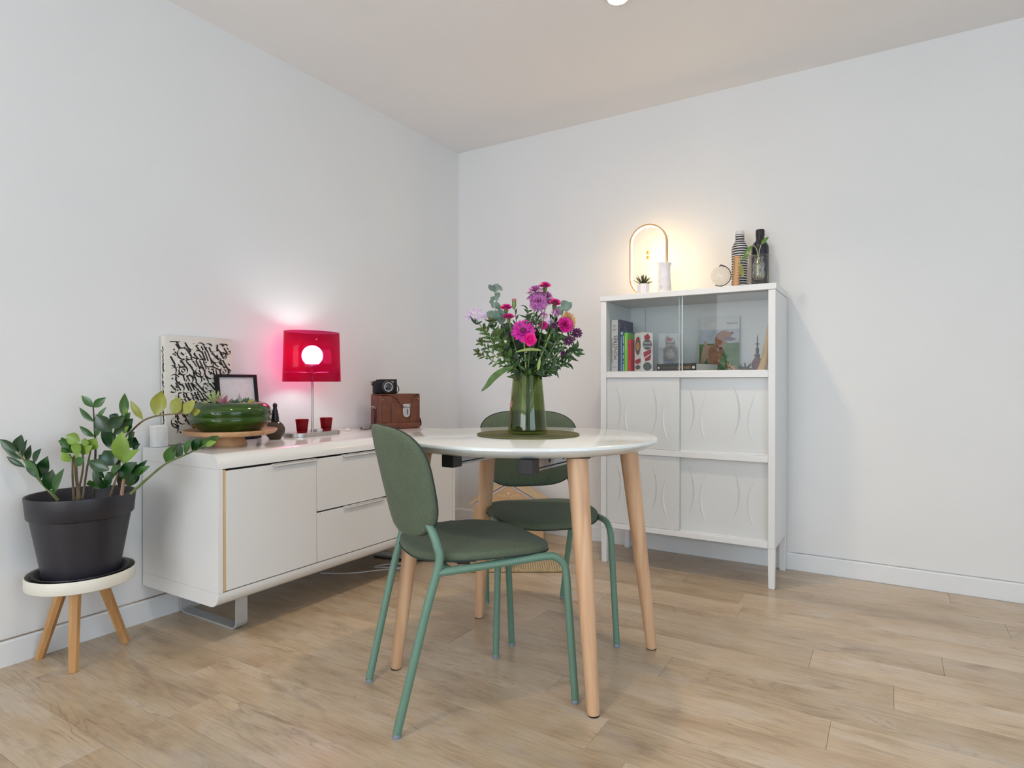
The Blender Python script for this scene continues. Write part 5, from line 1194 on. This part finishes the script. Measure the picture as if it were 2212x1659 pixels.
magenta = mat('magenta_petal', (0.50, 0.004, 0.27), 0.5, var=0.25, scale=60); hot = mat('hot_pink_petal', (0.80, 0.004, 0.25), 0.5, var=0.2, scale=60); crim = mat('carnation_pink', (0.58, 0.008, 0.22), 0.55, var=0.3, scale=80)
mauve = mat('mauve_petal', (0.42, 0.12, 0.36), 0.55, var=0.3, scale=60); lav = mat('lavender_petal', (0.50, 0.39, 0.56), 0.6, var=0.2, scale=60); peach = mat('peach_petal', (0.62, 0.35, 0.15), 0.55, var=0.25, scale=60); plum = mat('dark_plum_petal', (0.085, 0.007, 0.07), 0.55, var=0.4, scale=60)
calyx = mat('calyx_green', (0.16, 0.24, 0.07), 0.5)
ctr_d = mat('dark_flower_eye', (0.13, 0.010, 0.07), 0.7)
CAMV = (0.0, -1.0, 0.25)
t, h, P_ = flower('zinnia', 'large magenta zinnia at the front of the bouquet', 'flower', (675, 590), -.055, .0026, stem_y)
bloom(t, h, (-.05, -1, .35), 0.043, 20, 2, 0.0125, magenta, 'petal', True, 5, 28, .4, ctr_d, .010)
t, h, P_ = flower('rose', 'hot pink ruffled bloom hanging below the magenta zinnia', 'flower', (735, 672), -.068)
bloom(t, h, (.1, -1, .1), 0.023, 9, 4, 0.022, hot, 'petals', False, 10, 78, .5)
MB().ball(h, .011, 8).build('flower_centre', hot, t)
def carnation(lab, X, Y, d, R, nv=(0, -.55, 1)):
    R *= 1.22
    t, h, P_ = flower('carnation', lab, 'flower', (X, Y), d)
    n_, a, b = basis(nv); base = h - n_ * R * 1.35
    M_ = Matrix((( a.x, b.x, n_.x, base.x), (a.y, b.y, n_.y, base.y), (a.z, b.z, n_.z, base.z), (0, 0, 0, 1)))
    MB().lathe([(0, -.001), (R * .22, 0), (R * .36, R * .5), (R * .30, R * 1.15), (R * .36, R * 1.3)], 10, M_).build('calyx', calyx, t)
    bloom(t, h - n_ * R * .35, nv, R, 10, 4, R * .75, crim, 'petals', False, 8, 70, .6)
carnation('small hot pink carnation left of the bud in the bouquet', 512, 345, -.02, .0175)
carnation('small hot pink carnation just above the magenta zinnia', 536, 440, -.04, .0165)
carnation('topmost hot pink carnation crowning the mauve daisies', 884, 128, .0, .0185)
carnation('hot pink carnation right of the mauve daisies at shoulder height', 985, 290, .0, .0195, (.15, -.5, .8))
carnation('hot pink carnation beside the peach bloom at the right', 1080, 520, -.03, .024, (.3, -1, .2))
carnation('pale pink half open carnation deep among the leaves right of centre', 862, 525, -.03, .014, (0, -1, .2))
t, h, P_ = flower('carnation_bud', 'closed green carnation bud with a pink tip on a bare stem', 'flower bud', (588, 296), -.01)
MB().lathe([(0, -.028), (.004, -.026), (.0078, -.014), (.0068, -.003), (.0075, 0)], 10, Matrix.Translation(h)).build('calyx', calyx, t)
MB().lathe([(.0066, -.002), (.0082, .003), (.006, .008), (0, .010)], 10, Matrix.Translation(h)).build('petals', mat('bud_pink', (0.45, 0.12, 0.16), 0.6), t)
for X, Y in ((612, 372), (630, 430), (575, 480)):
    MB().leaf(fq(605, Y + 45, -.01), fq(X, Y - 10, -.015), .006, (0, -1, 0)).build('leaf', fgr1, t, angle=180)
def daisy(lab, X, Y, d, R, nv, n=24, layers=4, mm=mauve):
    t, h, P_ = flower('chrysanthemum', lab, 'flower', (X, Y), d, .0019)
    bloom(t, h, nv, R, n, layers, R * .21, mm, 'petals', False, -25, 62, .3, ctr_d, R * .13)
daisy('largest mauve daisy chrysanthemum at the top of the bouquet', 790, 205, -.01, .041, (-.25, -.35, .9))
daisy('mauve daisy chrysanthemum in profile below the topmost one', 815, 305, -.03, .036, (-.1, -.8, .25))
daisy('mauve daisy chrysanthemum turned right behind the top carnation', 905, 245, .02, .032, (.5, -.5, .5))
daisy('small mauve daisy right of centre under the eucalyptus', 992, 398, -.01, .019, (.3, -.8, .4), 14, 3)
daisy('small faded mauve daisy in the middle of the bouquet', 868, 435, -.04, .018, (.1, -1, .2), 13, 2)
daisy('small pale mauve daisy low right of the bouquet centre', 935, 490, -.03, .016, (.2, -1, .2), 13, 2, lav)
t, h, P_ = flower('peach_bloom', 'peach coloured bloom at the right edge of the bouquet', 'flower', (1112, 475), .005, .0020)
bloom(t, h, (.6, -.75, .2), 0.034, 13, 3, 0.017, peach, 'petals', False, -5, 55, .4, mat('peach_eye', (0.30, 0.15, 0.05), 0.7), .007)
for lab, X, Y, d, R in (('dark plum bloom at the far right of the bouquet', 1185, 598, -.01, .021), ('dark plum bloom under the pink carnation at right', 1098, 675, -.045, .021), ('dark plum bloom between leaves right of the centre', 962, 535, -.04, .014), ('small dark plum bloom low in the right foliage', 1050, 795, -.04, .011)):
    t, h, P_ = flower('plum_bloom', lab, 'flower', (X, Y), d)
    bloom(t, h, (.2, -1, .3), R, 12, 3, R * .36, plum, 'petals', False, 0, 65, .3)
t, h, P_ = flower('phlox', 'pale lavender cluster flower at the left edge of the bouquet', 'flower', (230, 470), -.02, .0018)
for X, Y, d in ((165, 425, -.02), (205, 400, -.03), (245, 395, -.02), (285, 435, -.03), (250, 460, -.045), (305, 450, -.02), (150, 455, -.01)):
    bloom(t, fq(X, Y, d), (fr_.uniform(-.4, .3), -.7, .6), .0125, 5, 1, .013, lav, 'floret', False, 10, 10, .6)
for X, Y in ((180, 470), (215, 455), (250, 505), (170, 440), (290, 490)):
    MB().leaf(fq(232, 520, -.02), fq(X, Y, -.03), .006, (0, -1, 0)).build('bract', darkl, t, angle=180)
# greenery
def greens(name, lab, tip, d, leaves, mm, mst=stem_l, r=.0015):
    t, h, P_ = flower(name, lab, 'greenery', tip, d, r, mst)
    for (b, e, w) in leaves:
        MB().leaf(fq(*b, d), fq(*e, d + fr_.uniform(-.02, .012)), w, (fr_.uniform(-.6, .6), -1, fr_.uniform(-.2, .6)), fr_.uniform(-.12, .12), .2, .5, 7).build('leaf', mm, t, angle=180)
    return t
greens('eucalyptus', 'grey green eucalyptus sprig rising highest at the left of the bouquet', (398, 190), -.01, (((398, 205), (350, 145), .020), ((402, 210), (440, 135), .030), ((430, 180), (475, 165), .026), ((405, 260), (455, 215), .020), ((400, 285), (362, 265), .018), ((400, 280), (440, 255), .020), ((395, 305), (352, 310), .018), ((400, 310), (385, 370), .018), ((405, 300), (460, 370), .024), ((430, 460), (325, 400), .034), ((440, 420), (330, 440), .030), ((450, 480), (455, 370), .036), ((450, 500), (410, 380), .030), ((460, 520), (470, 420), .030)), euca)
greens('eucalyptus', 'grey green eucalyptus sprig at the upper right of the bouquet', (1075, 340), .0, (((1040, 350), (1100, 290), .030), ((1060, 370), (1140, 305), .028), ((1060, 380), (1125, 330), .030), ((1040, 400), (1000, 345), .028), ((1050, 420), (1010, 380), .028)), euca)
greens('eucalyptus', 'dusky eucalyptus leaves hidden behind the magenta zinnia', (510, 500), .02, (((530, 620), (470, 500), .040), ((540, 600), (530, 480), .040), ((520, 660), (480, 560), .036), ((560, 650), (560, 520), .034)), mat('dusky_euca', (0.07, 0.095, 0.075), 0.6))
def sprig(lab, path_tip, d, mm, n, ln, w, spread=.9, name='leafy_sprig', start=0.50):
    n = int(n * 1.5); ln *= 1.12; w *= 0.9
    t, h, P_ = flower(name, lab, 'greenery', path_tip, d)
    k0 = int(len(P_) * start)
    for i in range(n):
        f = k0 + (len(P_) - 1 - k0) * (i / max(1, n - 1)); j = min(int(f), len(P_) - 2); b = P_[j].lerp(P_[j + 1], f - j)
        tn = (P_[j + 1] - P_[j]).normalized(); sd = tn.cross(Vector((0, -1, 0))).normalized() * (1 if i % 2 else -1)
        e = b + (tn * fr_.uniform(.2, 1.0) + sd * spread * fr_.uniform(.3, 1.2) + Vector((0, fr_.uniform(-.9, .4), fr_.uniform(-.4, .3)))).normalized() * ln * fr_.uniform(.5, 1.35)
        MB().leaf(b, e, w * fr_.uniform(.8, 1.2), (fr_.uniform(-.9, .9), -1, fr_.uniform(-.6, .9)), fr_.uniform(-.3, .3), .2, .45, 5).build('leaf', mm, t, angle=180)
    if 'bud' in lab or 'pointed' in lab:          # starry tuft of bracts at the tip
        for k in range(10):
            a = fr_.uniform(0, 6.28); e = h + Vector((math.cos(a), fr_.uniform(-1, .4), math.sin(a) * .8 + .3)).normalized() * fr_.uniform(.012, .022)
            MB().leaf(h, e, .0065, (0, -1, .3), .1, .3, .5, 4).build('bract', budg, t, angle=180)
    return t, h
for lab, X, Y, d, mm, n, ln, w in (
    ('leafy bud stem reaching left under the lavender cluster', 305, 560, -.03, fgr2, 16, .028, .013),
    ('leafy stem with pointed buds at the left of the bouquet', 268, 690, -.04, fgr2, 12, .020, .010),
    ('lowest leafy bud stem pointing left from the vase rim', 245, 790, -.04, fgr2, 14, .022, .009),
    ('short bushy stem with brown tipped buds left of the zinnia', 378, 495, -.02, fgr1, 16, .026, .011),
    ('bushy green stem between zinnia and bud stems', 430, 610, -.03, fgr2, 18, .032, .016),
    ('dark feathery stem in the middle right of the bouquet', 745, 460, -.05, fgr1, 22, .034, .008),
    ('dark feathery stem under the mauve daisies', 800, 500, -.03, fgr1, 22, .034, .009),
    ('feathery green stem behind the pale pink carnation', 930, 600, -.02, fgr1, 22, .034, .010),
    ('feathery stem below the plum blooms', 1010, 640, -.05, fgr1, 24, .036, .010),
    ('broad leafy stem spreading to the right edge', 1175, 760, -.03, fgr1, 20, .040, .014),
    ('ferny stem drooping at the lower right of the bouquet', 1095, 880, -.04, fgr1, 22, .026, .009),
    ('ferny stem hanging lowest over the vase at right', 970, 960, -.05, fgr1, 18, .024, .008),
    ('small leafy sprig behind the peach bloom', 1130, 600, .02, fgr2, 14, .026, .010),
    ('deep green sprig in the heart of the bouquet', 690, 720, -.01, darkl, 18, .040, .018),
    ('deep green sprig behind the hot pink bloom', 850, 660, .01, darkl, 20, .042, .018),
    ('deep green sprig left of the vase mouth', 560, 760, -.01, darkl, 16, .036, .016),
    ('fine green sprig over the vase rim at centre', 700, 960, -.05, fgr2, 16, .026, .006),
    ('fine green sprig spilling over the vase rim at right', 850, 930, -.05, fgr1, 16, .028, .007),
    ('tall dark sprig left of the mauve daisies', 725, 380, .0, fgr1, 14, .026, .009),
    ('leafy filler sprig at the back right of the bouquet', 1000, 480, .04, fgr1, 22, .040, .014),
    ('leafy filler sprig at the back left of the bouquet', 560, 620, .05, fgr1, 20, .040, .016)):
    sprig(lab, (X, Y), d, mm, n, ln, w)
t, h, P_ = flower('long_leaf', 'single long drooping leaf at the lower left of the bouquet', 'greenery', (560, 935), -.045)
cp = smooth_path([fq(575, 925, -.045), fq(480, 960, -.055), fq(395, 1025, -.062), fq(340, 1095, -.066), fq(285, 1150, -.066)], 5)
m = MB(); v = []; nn = len(cp)
for i, c_ in enumerate(cp):
    tn = (cp[min(i + 1, nn - 1)] - cp[max(i - 1, 0)]).normalized(); sd = tn.cross(Vector((0, -1, .3))).normalized(); ww = .0115 * math.sin(PI * ((i + .3) / (nn + .3)) ** .8)
    v += [c_ - sd * ww, c_ + Vector((0, .002, -.001)), c_ + sd * ww]
m.add(v, [(3 * i + k, 3 * i + k + 1, 3 * i + 4 + k, 3 * i + 3 + k) for i in range(nn - 1) for k in range(2)])
m.build('leaf', fgr2, t, angle=180)
t, h, P_ = flower('long_leaf', 'pale folded leaf crossing below the hot pink bloom', 'greenery', (920, 620), -.05, .0022, stem_y)
MB().leaf(fq(850, 770, -.055), fq(590, 790, -.06), .011, (0, -1, .5), .15).build('leaf', stem_y, t, angle=180)
MB().leaf(fq(810, 960, -.05), fq(830, 830, -.055), .010, (0, -1, 0), .05).build('leaf', stem_y, t, angle=180)

# ================================================================== CAT HOUSE AND SCRATCH MAT IN THE CORNER
card = mat('kraft_cardboard', (0.50, 0.31, 0.16), 0.8, var=0.06, scale=10); cardl = mat('light_cardboard', (0.58, 0.42, 0.26), 0.8, var=0.06, scale=10)
lilac = mat('pale_lilac_print', (0.50, 0.42, 0.42), 0.7); pinkl = mat('pale_peach_print', (0.66, 0.46, 0.34), 0.7)
ch_ = thing('cat_house', 'cardboard cat house with a decorated gable in the room corner', 'cat house', (0.600, -0.300, 0), math.radians(27))
HWD, HDP, EV, AP = 0.200, 0.110, 0.247, 0.367        # local -Y is the gable front
def slab(nm, poly, y0, y1, m_): return MB().prism(poly, y0, y1, 'y').build(nm, m_, ch_, smooth=False)
slab('gable_wall', [(-HWD, 0), (HWD, 0), (HWD, EV), (0, AP), (-HWD, EV)], -HDP - 0.004, -HDP, card)
slab('gable_wall', [(-HWD, 0), (HWD, 0), (HWD, EV), (0, AP), (-HWD, EV)], HDP, HDP + 0.004, card)
for s in (-1, 1):
    MB().box(min(s * HWD, s * (HWD - 0.004)), max(s * HWD, s * (HWD - 0.004)), -HDP + 0.0002, HDP - 0.0002, 0, EV - 0.004).build('side_wall', card, ch_, smooth=False)
    sl = (AP - EV) / HWD; ex = HWD + 0.035
    MB().prism([(s * 0.0, AP + 0.0045), (s * ex, AP + 0.0045 - sl * ex), (s * ex, AP + 0.0095 - sl * ex), (s * 0.0, AP + 0.0095)], -HDP - 0.012, HDP + 0.02, 'y').build('roof_panel', cardl, ch_, smooth=False)
MB().box(-HWD + .005, HWD - .005, -HDP + .001, HDP - .001, 0.0005, 0.004).build('floor_panel', card, ch_, smooth=False)
yf = -HDP - 0.0045
def deco(pts, m_, nm, k=0): MB().add([(p_[0], yf - k * .0003, p_[1]) for p_ in pts], [tuple(range(len(pts)))]).build(nm, m_, ch_, smooth=False)
for s in (-1, 1):
    ptsA = [(0, AP - 0.002), (s * HWD * .98, EV + 0.002), (s * HWD * .98, EV - 0.014)]
    n = 14
    sc_ = [(s * HWD * .98 * (1 - i / n), EV - 0.014 + (AP - EV - 0.002) * (i / n) + (0.0035 if i % 2 else 0)) for i in range(n + 1)]
    deco(ptsA[:2] + sc_ if s > 0 else (ptsA[:2] + sc_)[::-1], lilac, 'scalloped_border')
hp = [(.00105 * 16 * math.sin(a) ** 3 * .6, AP - .058 + .00105 * .75 * (13 * math.cos(a) - 5 * math.cos(2 * a) - 2 * math.cos(3 * a) - math.cos(4 * a))) for a in [2 * PI * k / 24 for k in range(24)]]
deco(hp, pinkl, 'heart', 1)
for k in range(5):
    a = math.radians(90 + (k - 2) * 28); c = Vector((0, AP - .058)); d = Vector((math.cos(a), math.sin(a))); e_ = Vector((-d.y, d.x)) * .0016
    deco([tuple(c + d * .020 - e_), tuple(c + d * .020 + e_), tuple(c + d * .029 + e_), tuple(c + d * .029 - e_)], pinkl, 'ray', 1)
for s in (-1, 1):
    for k in range(7):
        b = Vector((s * (.012 + k * .0075), AP - .074 + .001 * k)); e_ = b + Vector((s * .008, (.008 if k % 2 else -.006)))
        MB().leaf((b.x, yf - .0004, b.y), (e_.x, yf - .0004, e_.y), .005, (0, -1, 0), 0, 0, .5, 4).build('leaf_print', pinkl, ch_, smooth=False)
    for k in range(6):
        x = s * (.068 + k * .011); z = AP - .085 - k * .010
        MB().leaf((x, yf - .0004, z), (x + s * .007, yf - .0004, z + .005), .0035, (0, -1, 0), 0, 0, .5, 4).build('leaf_print', pinkl, ch_, smooth=False)
MB().tube([(x, yf, AP - .098 - 1.6 * x * x) for x in [(-.12 + .02 * i) for i in range(13)]], .0008, 5).build('arch_line', pinkl, ch_)
text('name_lettering', 'Mimi', 0.040, white_print, ch_, (0.006, yf - 0.0004, AP - 0.118), UPX, 0.0002)
# doorway print below
deco([(-.05, .004), (.05, .004)] + [(.05 * math.cos(a), .10 + .05 * math.sin(a)) for a in [PI * k / 12 for k in range(13)]], mat('dark_doorway', (0.05, 0.035, 0.025), 0.9), 'doorway', 1)
sm_ = thing('scratch_mat', 'flat ribbed sisal cat scratching mat on the floor by the cat house', 'mat', (0.862, -0.640, 0.0003), math.radians(31.8))
def sisal():
    m = bpy.data.materials.new('ribbed_sisal'); nt, b = nodes(m); N = nt.nodes.new; L = nt.links.new
    tc = N('ShaderNodeTexCoord'); wv = N('ShaderNodeTexWave'); wv.bands_direction = 'X'; wv.inputs['Scale'].default_value = 26; wv.inputs['Distortion'].default_value = 0.5
    L(tc.outputs['Object'], wv.inputs[0])
    rp = N('ShaderNodeValToRGB'); rp.color_ramp.elements[0].color = (0.34, 0.24, 0.12, 1); rp.color_ramp.elements[1].color = (0.62, 0.50, 0.31, 1)
    L(wv.outputs[1], rp.inputs[0]); L(rp.outputs[0], b.inputs['Base Color']); b.inputs['Roughness'].default_value = 0.95
    bp = N('ShaderNodeBump'); bp.inputs['Strength'].default_value = 0.9; bp.inputs['Distance'].default_value = 0.003
    L(wv.outputs[1], bp.inputs['Height']); L(bp.outputs[0], b.inputs['Normal'])
    return m
SI = sisal()
MB().rbox(-0.245, 0.245, -0.150, 0.150, 0, 0.012, 0.005, 2).build('woven_pad', SI, sm_)
rim = [(-.245, -.13, .007), (-.235, -.148, .007), (.235, -.148, .007), (.245, -.13, .007), (.245, .13, .007), (.235, .148, .007), (-.235, .148, .007), (-.245, .13, .007)]
MB().tube(rim, 0.0065, 8, closed=True).build('rope_edge', mat('sisal_rope', (0.45, 0.33, 0.17), 0.9, var=0.3, scale=120), sm_)
rg = random.Random(6)
frayed = mat('frayed_fibre', (0.40, 0.32, 0.22), 0.95, var=0.4)
m = MB()
for k in range(60):
    x, y = rg.uniform(-.15, .02), rg.uniform(-.145, -.02); a = rg.uniform(0, 6.28); l = rg.uniform(.015, .05)
    m.tube([(x, y, .012), (x + l * .5 * math.cos(a), y + l * .5 * math.sin(a), .012 + rg.uniform(.002, .010)), (x + l * math.cos(a + .5), y + l * math.sin(a + .5), .0125)], .0009, 4)
fo = m.build('frayed_fibres', frayed, sm_); fo['kind'] = 'stuff'
